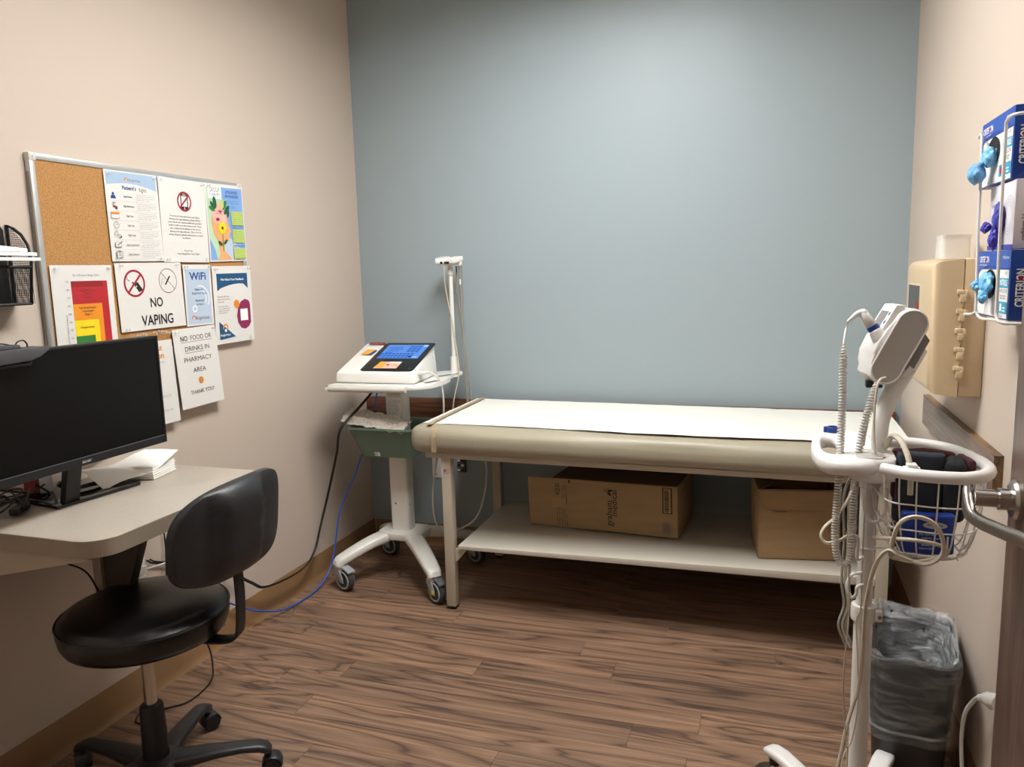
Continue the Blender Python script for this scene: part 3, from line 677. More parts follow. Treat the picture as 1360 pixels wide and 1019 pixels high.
P = sheet('notice_sheet', 'blood pressure chart with nested red, orange, yellow and green blocks', (1.652, 1.142), (1.867, 1.142), (1.653, 1.421), pins='tl tr')
P.text('Blood Pressure Range Chart', .56, .885, .0062, 'ink_grey', 'title', 'C', 0, 0, .092)
for u1, v1, m in ((.90, .835, 'ink_chart_red'), (.78, .595, 'ink_chart_orange'), (.70, .425, 'ink_yellow'), (.615, .26, 'ink_green'), (.42, .02, 'ink_chart_blue')): P.rect(.30, .0 + .02, u1, v1, m, 'chart_block')
P.rect(.30, .775, .82, .835, 'ink_chart_red_dark', 'chart_block')
for t, u, v in (('Stage 2 High Blood', .55, .73), ('Pressure', .55, .70), ('Stage 2', .55, .66), ('High Blood Pressure', .53, .545), ('Hypertension', .53, .51), ('Stage 1', .53, .475), ('Prehypertension', .50, .34), ('Normal', .46, .15)): P.text(t, u, v, .0058, 'ink_brown', 'lettering', 'C', .01, 0, .0032 * len(t))
for i, t in enumerate(('190', '180', '170', '160', '150', '140', '130', '120', '110', '90')): P.text(t, .26, .82 - i * .083, .0052, 'ink_grey', 'axis_numbers', 'R')
P.text('Systolic (upper number)', .19, .18, .0052, 'ink_grey', 'axis_numbers', 'L', 0, PI / 2, .085); P.done()

P = sheet('notice_sheet', 'NO VAPING notice with two prohibition signs in the middle', (1.883, 1.212), (2.165, 1.215), (1.879, 1.427), d=.0016, pins='tl tr bl')
cu, cv = .255, .70
P.poly([(.24, .69), (.30, .72), (.37, .60), (.31, .565)], 'ink_black', 'vape_icon'); P.rect(.272, .645, .285, .665, 'paper', 'vape_icon'); P.poly([(.215, .715), (.235, .725), (.262, .68), (.245, .67)], 'ink_black', 'vape_icon')
P.ring(.19, .79, .012, .002, 'ink_black', 'vape_icon', 12, 2.2, 4.6)
P.prohibit(cu, cv, .0435, .0068, 'ink_red')
P.line(.72, .66, .80, .79, .0055, 'ink_black', 'cigarette_icon'); P.ring(.69, .66, .010, .0008, 'ink_grey', 'cigarette_icon', 12, 1.2, 3.6); P.ring(.70, .70, .012, .0008, 'ink_grey', 'cigarette_icon', 12, 1.4, 3.4)
P.ring(.765, .72, .0405, .0016, 'ink_brown', 'prohibition_sign', 36); P.line(.665, .85, .865, .59, .0016, 'ink_brown', 'prohibition_sign')
P.text('NO', .555, .335, .0300, 'ink_black', 'lettering', 'C', .014, 0, .054); P.text('VAPING', .545, .065, .0325, 'ink_black', 'lettering', 'C', .014, 0, .138); P.done()

P = sheet('notice_sheet', 'small pale blue WiFi notice right of the no vaping sheet', (2.168, 1.209), (2.306, 1.209), (2.170, 1.422), d=.0022, pins='tl tr')
P.rect(.06, .03, .93, .93, 'ink_pale_blue', 'background'); P.ring(.32, .28, .012, .004, 'ink_white', 'background', 20); P.ring(.55, .45, .045, .003, 'ink_white', 'background', 30, -.6, 1.8); P.ring(.55, .45, .03, .003, 'ink_white', 'background', 24, -.6, 1.8)
P.text('WiFi', .5, .755, .0255, 'ink_blue', 'title', 'C', .025, 0, .082)
for t, v, bd, wd in (('Network:', .575, .015, .043), ('BrightView Guest', .515, .0, .072), ('Password:', .395, .015, .043), ('temp2u', .335, 0, .036)): P.text(t, .52, v, .0085, 'ink_teal', 'lettering', 'C', bd, 0, wd)
sun(P, .26, .125, .010); P.text('BrightView', .58, .10, .012, 'ink_grey', 'logo', 'C', 0, 0, .068); P.done()

P = sheet('notice_sheet', 'We Value Your Feedback sheet with plum blob, right edge of board', (2.312, 1.131), (2.530, 1.133), (2.317, 1.416), d=.0005, pins='tl tr')
P.poly([(.10, .68)] + [(.10 + .80 * t, .70 + .07 * math.sin(2.2 * t)) for t in (.1, .25, .4, .55, .7, .85)] + [(.90, .70), (.90, .905), (.10, .905)], 'ink_teal', 'header_band')
P.text('We Value Your Feedback', .50, .815, .0078, 'ink_white', 'title', 'C', .025, 0, .132)
para(P, ('Scan the QR code', 'below to let us know', 'how we did'), .10, .60, .034, .0058, 'ink_brown', 'L', (.062, .066, .032)); para(P, ('Your answers help us', 'serve you better and', 'make care easier', 'for the next visit'), .10, .475, .028, .0054, 'ink_grey', 'L', (.056, .062, .060, .048))
P.poly([(.93, .48), (.90, .535), (.80, .56), (.68, .53), (.60, .45), (.56, .34), (.58, .25), (.66, .18), (.77, .16), (.87, .19), (.93, .24)], 'ink_plum', 'blob'); P.disc(.57, .50, .0165, 'ink_orange', 'blob', 20)
P.rect(.655, .275, .855, .43, 'ink_white', 'blank_label')
P.poly([(.09, .055), (.50, .075), (.09, .29)], 'ink_teal', 'corner_triangle'); sun(P, .245, .205, .015); P.disc(.245, .17, .006, 'ink_white', 'logo', 12); P.text('BrightView', .235, .10, .0075, 'ink_white', 'logo', 'C', .01, 0, .054); P.line(.5, .075, .9, .075, .0005, 'ink_faint', 'rule'); P.done()

P = sheet('notice_sheet', 'partly hidden sheet with orange heading hanging behind the monitor', (1.880, .894), (2.093, .894), (1.876, 1.173), lean=.006, d=.0012, pins='')
P.text('What About', .78, .885, .0175, 'ink_orange', 'title', 'R', .03, 0, .12); P.text('Marathon', .80, .79, .0190, 'ink_orange', 'title', 'R', .03, 0, .115); P.text('a short info sheet about the injection', .80, .735, .0055, 'ink_grey', 'lettering', 'R', 0, 0, .11); P.text('for people in recovery', .66, .70, .0055, 'ink_grey', 'lettering', 'R', 0, 0, .08)
for v in (.33, .155): P.text('Name and date of the visit', .86, v, .0045, 'ink_grey', 'small_print', 'R', 0, 0, .10); P.line(.1, v - .012, .86, v - .012, .0005, 'ink_grey', 'rule')
P.done()

P = sheet('notice_sheet', 'NO FOOD OR DRINKS IN PHARMACY AREA sheet hanging below the board', (2.097, .927), (2.310, .931), (2.091, 1.203), lean=.012, d=.0042, pins='tl tr')
def spaced(t, v, wd, size=.0165, u=.5, bold=0): P.text(t, u, v, size, 'ink_black', 'lettering', 'C', bold, 0, wd)
spaced('NO', .845, .034, .0165, .235, .025); spaced('FOOD OR', .845, .105, u=.63); P.line(.155, .825, .88, .825, .0012, 'ink_black', 'underline')
spaced('DRINKS', .71, .088, u=.435); P.line(.225, .69, .645, .69, .0012, 'ink_black', 'underline'); spaced('IN', .71, .022, u=.74)
spaced('PHARMACY', .575, .138); spaced('AREA', .435, .064); spaced('THANK YOU!', .165, .118, .0135)
P.disc(.50, .325, .0118, 'ink_brown', 'smiley', 24); P.disc(.50, .325, .0108, 'ink_orange', 'smiley', 24)
for du in (-.017, .017): P.disc(.50 + du, .337, .0013, 'ink_brown', 'smiley', 8, .002)
P.ring(.50, .327, .0062, .0012, 'ink_brown', 'smiley', 14, PI + .3, 2 * PI - .3); P.done()

# clear push pins: one at each pinned corner, and a few left in the cork
def pin(p, N, label):
    b = new(); lathe(b, [(.0045, 0), (.0045, .0015), (.0024, .003), (.0022, .008), (.0042, .0095), (.0042, .011), (.003, .0115)], n=10, mx=axis_m(p + N * .0006, N + V((0, .08, -.1))))
    tag(obj('push_pin', b, 'clear_plastic', None, origin=p), label, 'push pin', 'clear push pins on the board')
WHERE = {'tl': 'top left', 'tr': 'top right', 'bl': 'bottom left', 'br': 'bottom right'}
SHORT = {"sheet headed": "Patient's Rights sheet", 'sheet with': 'crossed-out phone sheet', 'colourful group': 'group therapy flyer', 'blood pressure': 'blood pressure chart', 'NO VAPING': 'no vaping notice', 'small pale': 'pale blue WiFi notice', 'We Value': 'feedback sheet', 'NO FOOD': 'no food sheet'}
for p, N, lab, k in PINS:
    nm = next(v for q, v in SHORT.items() if lab.startswith(q)); pin(p, N, 'clear push pin at %s corner of the %s' % (WHERE[k], nm))
for i, (y, z) in enumerate(((1.95, 1.196), (1.975, 1.199), (2.02, 1.200), (2.042, 1.203), (2.062, 1.200), (2.078, 1.197))):
    pin(V((BX - .004, y, z)), V((1, 0, 0)), '%s from left of spare clear push pins stuck below no vaping notice' % ('first', 'second', 'third', 'fourth', 'fifth', 'sixth')[i])

# ------------------------------------------------------------------ wall file pocket with papers
K = thing('wall_file_holder', 'black mesh file pocket on left wall holding white papers', 'file holder', (XL, 1.45, 1.32))
YS = 1.552; XF = XL + .072
side = [(XL + .004, 1.318), (XF - .010, 1.318), (XF + .006, 1.43), (XF, 1.472), (XF - .02, 1.500), (XF - .045, 1.517), (XL + .004, 1.528)]
def mesh_panel(f, nu, nv, r=.0007):
    b = new()
    for i in range(nu + 1): tube(b, [f(i / nu, j / 6) for j in range(7)], r, 3)
    for j in range(nv + 1): tube(b, [f(i / 6, j / nv) for i in range(7)], r, 3)
    return b
sc = catmull(side + [side[0]], 1)
b = new(); tube(b, [V((x, YS, z)) for x, z in side], .0042, 6, True); obj('side_frame', b, 'black_plastic', K)
def xr(z): # front edge of the side at height z
    if z < 1.43: return XF - .010 + .016 * (z - 1.318) / .112
    return XF + .006 - (max(0, z - 1.43) / .098) ** 1.8 * .072
b = new()
for i in range(40):
    z = 1.32 + .205 * i / 39
    if xr(z) - XL > .008: tube(b, [(XL + .004, YS, z), (xr(z), YS, z)], .0007, 3)
for i in range(15):
    x = XL + .006 + .068 * i / 14; zt = 1.526
    while xr(zt) < x and zt > 1.33: zt -= .002
    tube(b, [(x, YS, 1.318), (x, YS, zt)], .0007, 3)
obj('side_mesh', b, 'black_plastic', K)['kind'] = 'stuff'
b = new(); tube(b, [(XF - .010, 1.20, 1.318), (XF - .010, YS, 1.318), (XF + .004, YS, 1.415), (XF + .004, 1.20, 1.415)], .0042, 6, True); obj('front_frame', b, 'black_plastic', K)
b = mesh_panel(lambda u, v: V((XF - .010 + .014 * v, 1.20 + (YS - 1.20) * u, 1.318 + .097 * v)), 70, 22); obj('front_mesh', b, 'black_plastic', K)['kind'] = 'stuff'
obj('bottom_tray', bx((XL + .002, 1.20, 1.316), (XF - .010, YS, 1.320)), 'black_plastic', K)
b = new(); prism(b, [(XL + .002, y, z) for y, z in [(1.20, 1.318), (YS - .012, 1.318), (YS - .012, 1.50)] + [(YS - .045 + .035 * math.cos(t), 1.505 + .028 * math.sin(t)) for t in (.3, .8, 1.3, 1.57)] + [(1.20, 1.533)]], (.003, 0, 0)); obj('back_plate', b, 'black_plastic', K)
b = new(); cyl(b, (XL + .005, 1.515, 1.507), (1, 0, 0), .008, .001, 16); obj('hanging_hole', b, 'wall_paint', K)
obj('divider', bx((XL + .03, 1.22, 1.322), (XL + .032, YS - .05, 1.42)), 'charcoal_plastic', K)
for i, (z, y1, x1, tl) in enumerate(((1.428, 1.502, XL + .175, .006), (1.4405, 1.496, XL + .172, .010), (1.451, 1.480, XL + .160, .018))):
    b = new(); y0 = 1.22
    prism(b, [(XL + .012, y0, z + .012), (x1, y0, z), (x1 - .004, y1, z - .0), (XL + .012, y1 - .01, z + tl)], (0, 0, .0085), .001)
    tag(obj('paper_stack', b, 'paper_bright', None), ('white paper pad lowest on the black file pocket', 'white paper pad in the middle of the file pocket papers', 'white paper pad uppermost on the black file pocket')[i], 'paper', 'papers in the wall file pocket')

# ------------------------------------------------------------------ desk
DT, DB = .790, .749
XD, YD0, YD1 = -1.4195, 1.2627, 1.908
D = thing('desk', 'wall-mounted grey laminate desk under the bulletin board', 'desk', (XL, 1.585, 0))
def arc(cx, cy, r, a0, a1, n=8): return [(cx + r * math.cos(a0 + (a1 - a0) * i / n), cy + r * math.sin(a0 + (a1 - a0) * i / n)) for i in range(n + 1)]
out = [(XL + .001, YD0)] + arc(XD - .07, YD0 + .07, .07, -PI / 2, 0) + arc(XD - .018, YD1 - .018, .018, 0, PI / 2, 5) + [(XL + .001, YD1)]
b = new(); prism(b, [(x, y, DB) for x, y in out], (0, 0, DT - .003 - DB), 0); obj('edge_band', b, 'desk_edge', D)
b = new(); prism(b, [(x, y, DT - .003) for x, y in out], (0, 0, .003), .0008); obj('desk_top', b, 'desk_laminate', D)
b = new(); prism(b, [(XL + .002, 1.272, .632), (XL + .002, 1.272, .747), (-1.455, 1.272, .747), (-1.472, 1.272, .741)], (0, .02, 0), .001); obj('gusset', b, 'bracket_paint', D)
b = new(); prism(b, [(-1.775, 1.565, .44), (-1.700, 1.565, .44), (-1.578, 1.565, .747), (-1.775, 1.565, .747)], (0, .03, 0), .002); obj('support_bracket', b, 'bracket_brown', D)
obj('bracket_face', bx((-1.775, 1.555, .44), (-1.745, 1.595, .747), .002), 'bracket_paint', D)

# ------------------------------------------------------------------ monitor
XM = -1.672; MY0, MY1, MZ0, MZ1 = 1.225, 1.764, .903, 1.214
MO = thing('monitor', 'black acer monitor standing on the desk, screen dark', 'monitor', (XM - .02, 1.49, DT))
obj('housing', box(new(), (XM - .035, MY0, MZ0), (XM - .004, MY1, MZ1), .004), 'black_plastic', MO)
b = new(); box(b, (XM - .055, 1.34, .95), (XM - .033, 1.65, 1.13), .01); obj('rear_cover', b, 'black_plastic', MO)
obj('screen', bx((XM - .006, MY0 + .008, MZ0 + .024), (XM - .0025, MY1 - .008, MZ1 - .007)), 'screen_black', MO)
b = new(); fr = .007
for lo, hi in (((MY0, MZ0), (MY1, MZ0 + .022)), ((MY0, MZ1 - fr), (MY1, MZ1)), ((MY0, MZ0), (MY0 + fr, MZ1)), ((MY1 - fr, MZ0), (MY1, MZ1))): box(b, (XM - .006, lo[0], lo[1]), (XM, hi[0], hi[1]), .001, 1)
obj('bezel', b, 'black_plastic', MO)
obj('bezel_trim', bx((XM - .002, MY0 + .004, MZ0 + .0205), (XM + .0008, MY1 - .004, MZ0 + .0225)), 'bezel_grey', MO)
P = Print(MO, (XM + .0002, 1.455, MZ0 + .004), (0, .06, 0), (0, 0, .014)); P.text('acer', .48, .22, .0082, 'aluminium', 'logo', 'C', .03, 0, .030); P.done()
b = new(); prism(b, [(-1.762, 1.466, .80), (-1.728, 1.466, .96), (-1.706, 1.466, .96), (-1.742, 1.466, .80)], (0, .046, 0), .003); obj('neck', b, 'black_plastic', MO)
b = new(); prism(b, [(x, y, DT + .0012) for x, y in ((-1.738, 1.438), (-1.706, 1.684), (-1.905, 1.690), (-1.925, 1.470))], (0, 0, .0085), .002); obj('stand_base', b, 'black_gloss', MO)

W = thing('webcam', 'dark grey webcam clipped on top edge of the monitor', 'webcam', (XM + .01, 1.28, MZ1))
b = new(); prism(b, [(XM + .030, y, z) for y, z in ((1.20, 1.188), (1.335, 1.192), (1.365, 1.200), (1.369, 1.207), (1.385, 1.211), (1.389, 1.218), (1.383, 1.222), (1.20, 1.221))], (-.052, 0, 0), .002); obj('housing', b, 'webcam_grey', W)
b = new(); prism(b, [(XM + .012, y, z) for y, z in ((1.20, 1.222), (1.33, 1.222), (1.325, 1.231), (1.20, 1.232))], (-.03, 0, 0), .002); obj('top_block', b, 'webcam_grey', W)
b = new(); box(b, (XM - .0, 1.20, 1.180), (XM + .024, 1.342, 1.189), .003); obj('clip', b, 'black_plastic', W)
b = new(); tube(b, catmull([(XM - .005, 1.20, 1.236), (XM - .005, 1.27, 1.238), (XM - .006, 1.31, 1.232), (XM - .008, 1.325, 1.224), (XM - .008, 1.336, 1.236), (XM - .008, 1.352, 1.238), (XM - .010, 1.362, 1.226), (XM - .022, 1.364, 1.216)], 5), .0018, 6); obj('cable', b, 'cord_black', W)

# cables heaped behind and left of the stand
rc = random.Random(11)
for i in range(7):
    pts = []; x, y = -1.865 + .02 * (i % 3), 1.22 + .015 * i
    for k in range(9):
        pts.append((x + rc.uniform(-.045, .035), y + rc.uniform(-.05, .05), DT + .008 + rc.uniform(.0, .046)))
        y += .026; x -= .008 * (i - 3) * .5
    b = new(); tube(b, catmull(pts, 6), .0028 if i % 2 else .0022, 6)
    tag(obj('cable', b, 'cord_black', None), 'black cable in the tangle on the desk below the monitor', 'cable', 'tangled black cables on the desk')
b = new(); box(b, (-.012, -.035, 0), (.012, .035, .02), .004, 2, frame((-1.815, 1.395, DT + .002), .5)); tag(obj('cable_adapter', b, 'black_plastic', None), 'small black plug adapter among cables left of monitor stand', 'adapter')
# small white-and-red carton behind the stand
t = thing('small_box', 'small white box with red stripe behind the monitor neck', 'box', (-1.90, 1.53, DT)); obj('carton', bx((-1.925, 1.500, DT + .001), (-1.885, 1.555, DT + .055), .001), 'box_white', t); obj('red_band', bx((-1.9255, 1.4995, DT + .002), (-1.8845, 1.513, DT + .0555)), 'sticker_red', t)
# thin black pen / wand lying behind the papers
b = new(); tube(b, [(-1.935, 1.80, DT + .058), (-1.915, 1.70, DT + .068)], [.003, .006], 8); tube(b, [(-1.915, 1.70, DT + .068), (-1.90, 1.62, DT + .062)], [.006, .007], 8)
tag(obj('scanner_wand', b, 'black_plastic', None), 'thin black wand resting behind the white paper towels', 'wand')
b = new(); tube(b, catmull([(-1.80, 1.50, DT + .05), (-1.79, 1.525, DT + .03), (-1.80, 1.56, DT + .022), (-1.795, 1.62, DT + .02), (-1.80, 1.64, DT + .018)], 6), [.008] * 12 + [.006] * 13, 8); tag(obj('cable_end', b, 'cord_black', None), 'thick black cable end lying on the glossy monitor base', 'cable')

# stack of folded paper towels, the top one unfolding towards the monitor
a = math.atan2(.116, -.022)
org = V((-1.709, 1.737, DT)); ea = V((-.0, .115, 0)); eb = V((-.115, -.02, 0))
for i in range(6):
    b = new(); j = rc.uniform(-.003, .003)
    p0 = org + V((j, rc.uniform(-.003, .003), .001 + .0067 * i))
    q = [p0, p0 + V((-.020, .112, 0)), p0 + V((-.135, .112, 0)), p0 + V((-.135, -.05, 0))]
    q = [p0, p0 + V((-.022, .112, 0)), p0 + V((-.150, .085, 0)), p0 + V((-.128, -.027, 0))]
    prism(b, q, (0, 0, .0060), .0022)
    tag(obj('paper_towel', b, 'paper_bright', None), 'folded white paper towel, %s from the bottom of the stack on desk' % ('first', 'second', 'third', 'fourth', 'fifth', 'sixth')[i], 'paper towel', 'folded paper towels on the desk')
b = new()
def tw(u, v):   # u along the strip (monitor end -> far end), v across
    c = catmull([(-1.775, 1.600, .845), (-1.765, 1.635, .842), (-1.755, 1.680, .838), (-1.740, 1.725, .834), (-1.722, 1.760, .838), (-1.715, 1.80, .846), (-1.725, 1.860, .850)], 6)
    p = c[min(len(c) - 1, int(round(u * (len(c) - 1))))]
    k = 1 - u
    drop = -.050 * k ** 1.2 * max(0, 1 - 2.2 * v)
    return V((p.x + .025 * k * (1 - v) - .115 * v, p.y - .015 * v, p.z + drop + .004 * math.sin(7 * u + 2 * v)))
grid(b, tw, 36, 10, .0012)
tag(obj('paper_towel', b, 'paper_bright', None, smooth=60), 'loose unfolded paper towel draped over the top of the stack', 'paper towel', 'folded paper towels on the desk')

# outlet under the desk with its plug, and the loose cords
t = thing('wall_outlet', 'white duplex outlet on left wall under the desk', 'outlet', (XL, 1.86, .47))
obj('cover_plate', bx((XL, 1.822, .405), (XL + .006, 1.900, .53), .002), 'white_plastic', t)
for z in (.44, .495):
    b = new(); prism(b, [(XL + .0058, 1.861 + x, z + y) for x, y in rrect(.034, .034, .012, 4)], (.0025, 0, 0)); s_ = obj('receptacle', b, 'offwhite_plastic', t)
    for dy in (-.007, .007): obj('slot', bx((XL + .0082, 1.861 + dy - .0012, z - .002), (XL + .0088, 1.861 + dy + .0012, z + .008)), 'ink_black', s_)
t = thing('power_plug', 'white plug in the outlet under the desk, cord going right', 'plug', (XL + .02, 1.861, .44))
obj('plug_body', bx((XL + .0085, 1.845, .425), (XL + .035, 1.88, .455), .004), 'cord_white', t)
b = new(); tube(b, catmull([(XL + .03, 1.88, .44), (XL + .034, 1.93, .435), (XL + .025, 2.02, .41), (XL + .012, 2.12, .30), (XL + .02, 2.2, .12)], 8), .0032, 6); obj('cord', b, 'cord_white', t)
b = new(); tube(b, catmull([(XL + .012, 1.98, .75), (XL + .010, 1.985, .62), (XL + .014, 1.985, .48), (XL + .03, 1.97, .30), (-1.84, 2.03, .13), (-1.81, 2.02, .03), (-1.79, 1.97, .005), (-1.782, 1.87, .004), (-1.82, 1.82, .004), (-1.86, 1.79, .004), (-1.875, 1.75, .01), (-1.85, 1.72, .004), (-1.80, 1.74, .004)], 8), .0028, 6)
tag(obj('cable', b, 'cord_black', None), 'thin black cable drooping behind the stool onto the floor', 'cable')
b = new(); tube(b, catmull([(-1.80, 1.30, .745), (-1.78, 1.34, .72), (-1.75, 1.42, .66), (-1.74, 1.50, .60), (-1.76, 1.56, .5)], 6), .0025, 6)
tag(obj('cable', b, 'cord_black', None), 'short black cable hanging under the front of the desk', 'cable')
# ------------------------------------------------------------------ rolling stool with backrest
SX, SY = -1.545, 1.487
S = thing('rolling_stool', 'black vinyl rolling stool with backrest at the desk', 'stool', (SX, SY, 0))
cx, cy = SX - .001, SY + .012
R = .209
LIFT = .032
b = new(); lathe(b, [(.0, .418), (R - .035, .418), (R - .012, .424), (R - .004, .440), (R, .462), (R, .478), (R - .002, .484), (R - .006, .4865), (R - .014, .497), (R - .035, .506), (R - .09, .512), (R - .16, .510), (0, .508)], (cx, cy, LIFT), 48); obj('seat', b, 'black_vinyl', S, smooth=50)
b = new(); tube(b, [(cx + (R - .0005) * math.cos(t), cy + (R - .0005) * math.sin(t), .4835 + LIFT) for t in [2 * PI * i / 60 for i in range(60)]], .0028, 6, True); obj('seat_piping', b, 'black_vinyl', S)
b = new(); lathe(b, [(.0, .405), (.11, .405), (.115, .410), (.115, .419), (0, .419)], (cx, cy, LIFT), 24); box(b, (cx + .05, cy - .02, .408 + LIFT), (cx + .16, cy + .11, .418 + LIFT), .002); obj('seat_plate', b, 'charcoal_plastic', S)
b = new(); cyl(b, (SX, SY, .22), (0, 0, 1), .0165, .225, 20); obj('gas_lift', b, 'chrome', S)
b = new(); lathe(b, [(.0, .085), (.034, .085), (.034, .10), (.030, .25), (.026, .256), (.0, .256)], (SX, SY, 0), 22); obj('column_cover', b, 'black_plastic', S)
b = new(); lathe(b, [(.0, .062), (.05, .062), (.062, .075), (.060, .098), (.045, .108), (.0, .110)], (SX, SY, 0), 24); obj('hub', b, 'charcoal_plastic', S)
a0 = math.atan2(1.762 - SY, -1.62 - SX)
for k in range(5):
    a = a0 - k * 2 * PI / 5; d = V((math.cos(a), math.sin(a), 0)); s = V((-d.y, d.x, 0))
    secs = []
    for r, wd, z0, z1 in ((.035, .038, .066, .104), (.09, .033, .072, .102), (.15, .027, .078, .101), (.215, .023, .079, .0985), (.262, .022, .072, .094), (.286, .021, .062, .085), (.295, .016, .062, .072)):
        secs.append([V((SX, SY, 0)) + d * r + s * (x * wd) + V((0, 0, (z0 + z1) / 2 + y * (z1 - z0) / 2)) for x, y in RSEC])
    b = new(); rings(b, secs); leg = obj('leg', b, 'charcoal_plastic', S, smooth=50)
    c = V((SX, SY, 0)) + d * .280
    w = s if k % 2 else (s * .75 + d * .65).normalized()
    b = new(); cyl(b, c + V((0, 0, .05)), (0, 0, 1), .006, .02, 10)
    f = w.cross(V((0, 0, 1)))
    for q in (-1, 1): cyl(b, c + f * .014 + w * (q * .006) + V((0, 0, .0258)), w * q, .0255, .015, 22, .004)
    obj('caster', b, 'black_plastic', leg)
    b = new(); secs = []
    for t in [PI * .0 + PI * 1.05 * i / 8 for i in range(9)]:
        secs.append([c + f * .014 + V((0, 0, .0258)) + (f * math.cos(t) + V((0, 0, math.sin(t)))) * rr_ + w * q for rr_, q in ((.0262, -.022), (.0285, -.018), (.0285, .018), (.0262, .022))])
    rings(b, secs); obj('caster_hood', b, 'charcoal_plastic', leg)
# J-shaped back bar, then the pad and its shell
ang = math.atan2(1.556 - cy, -1.302 - cx); dn = V((math.cos(ang), math.sin(ang), 0)); dw = V((-dn.y, dn.x, 0)); c0 = V((cx, cy, 0))
bar = catmull([c0 + dn * .13 + V((0, 0, .438)), c0 + dn * .210 + V((0, 0, .436)), c0 + dn * .245 + V((0, 0, .446)), c0 + dn * .258 + V((0, 0, .475)), c0 + dn * .264 + V((0, 0, .56)), c0 + dn * .262 + V((0, 0, .645))], 6)
b = new(); secs = []
for i, p in enumerate(bar):
    t = ((bar[i + 1] if i + 1 < len(bar) else p) - (bar[i - 1] if i else p)).normalized(); n_ = t.cross(dw).normalized()
    secs.append([p + dw * (x * .024) + n_ * (y * .0045) for x, y in RSEC])
rings(b, secs); obj('back_bar', b, 'black_plastic', S, smooth=50)
a2 = ang - .20; dn2 = V((math.cos(a2), math.sin(a2), 0)); dw2 = V((-dn2.y, dn2.x, 0)); bc = c0 + dn * .262 + dw2 * .040 + V((0, 0, .728))
def squircle(w, h, n=80, e=3.2):
    o = []
    for i in range(n):
        t = 2 * PI * i / n; c, s = math.cos(t), math.sin(t)
        o.append((w / 2 * abs(c) ** (2 / e) * (1 if c > 0 else -1), h / 2 * abs(s) ** (2 / e) * (1 if s > 0 else -1)))
    return o
def bshape(x, y, d): # bowed round the sitter, leaning back a touch
    return bc + dw2 * x + V((0, 0, 1)) * (y + .012 * (1 - (x / .2) ** 2)) + dn2 * (d - 1.1 * x * x + .10 * y)
b = new(); pillow(b, squircle(.424, .236), lambda x, y, r: -.012 - .030 * (1 - r ** 5) ** .6, lambda x, y, r: -.006, bshape, 9); obj('back_pad', b, 'black_vinyl', S, smooth=60)
b = new(); pillow(b, squircle(.440, .254), lambda x, y, r: -.004, lambda x, y, r: .010 + .010 * (1 - r ** 4) + .026 * max(0, min(1, (.090 - abs(x + .040)) / .03)) ** .8 * (1 - r ** 8), bshape, 12); obj('back_shell', b, 'charcoal_plastic', S, smooth=60)
b = new(); tube(b, [bshape(x, y, -.008) for x, y in squircle(.430, .245)], .003, 6, True); obj('back_piping', b, 'black_vinyl', S)

# ------------------------------------------------------------------ ECG cart
G = thing('ecg_cart', 'white medical cart on casters beside the exam table', 'cart', (-1.56, 3.04, 0))
# base platform and four legs
b = new(); prism(b, [(x, y, .188) for x, y in [(-1.675 + 0, 2.985), (-1.60, 2.955), (-1.53, 2.955), (-1.462, 2.985), (-1.455, 3.08), (-1.49, 3.12), (-1.64, 3.12), (-1.68, 3.08)]], (0, 0, .032), .006); obj('base_platform', b, 'white_enamel', G)
def leg_sweep(p0, tip):
    p0, tip = V(p0), V(tip); hd = (tip - p0); hd.z = 0; hd.normalize(); pts = catmull([p0, p0.lerp(tip, .35) + V((0, 0, .010)), p0.lerp(tip, .7) + V((0, 0, .010)), tip - hd * .02 + V((0, 0, .014)), tip + hd * .004 + V((0, 0, .004)), tip + hd * .014 + V((0, 0, -.014))], 5)
    b = new(); secs = []
    for i, p in enumerate(pts):
        t = ((pts[i + 1] if i + 1 < len(pts) else p) - (pts[i - 1] if i else p)).normalized(); s = t.cross(V((0, 0, 1))).normalized(); u = s.cross(t); f = i / (len(pts) - 1)
        wd = .040 - .012 * f; ht = .022 - .004 * f
        secs.append([p + s * (x * wd) + u * (y * ht) for x, y in RSEC])
    rings(b, secs); lathe(b, [(.0, -.032), (.0245, -.032), (.0255, -.02), (.0255, .012), (.0, .014)], tip + V((0, 0, .0)), 20)
    return b
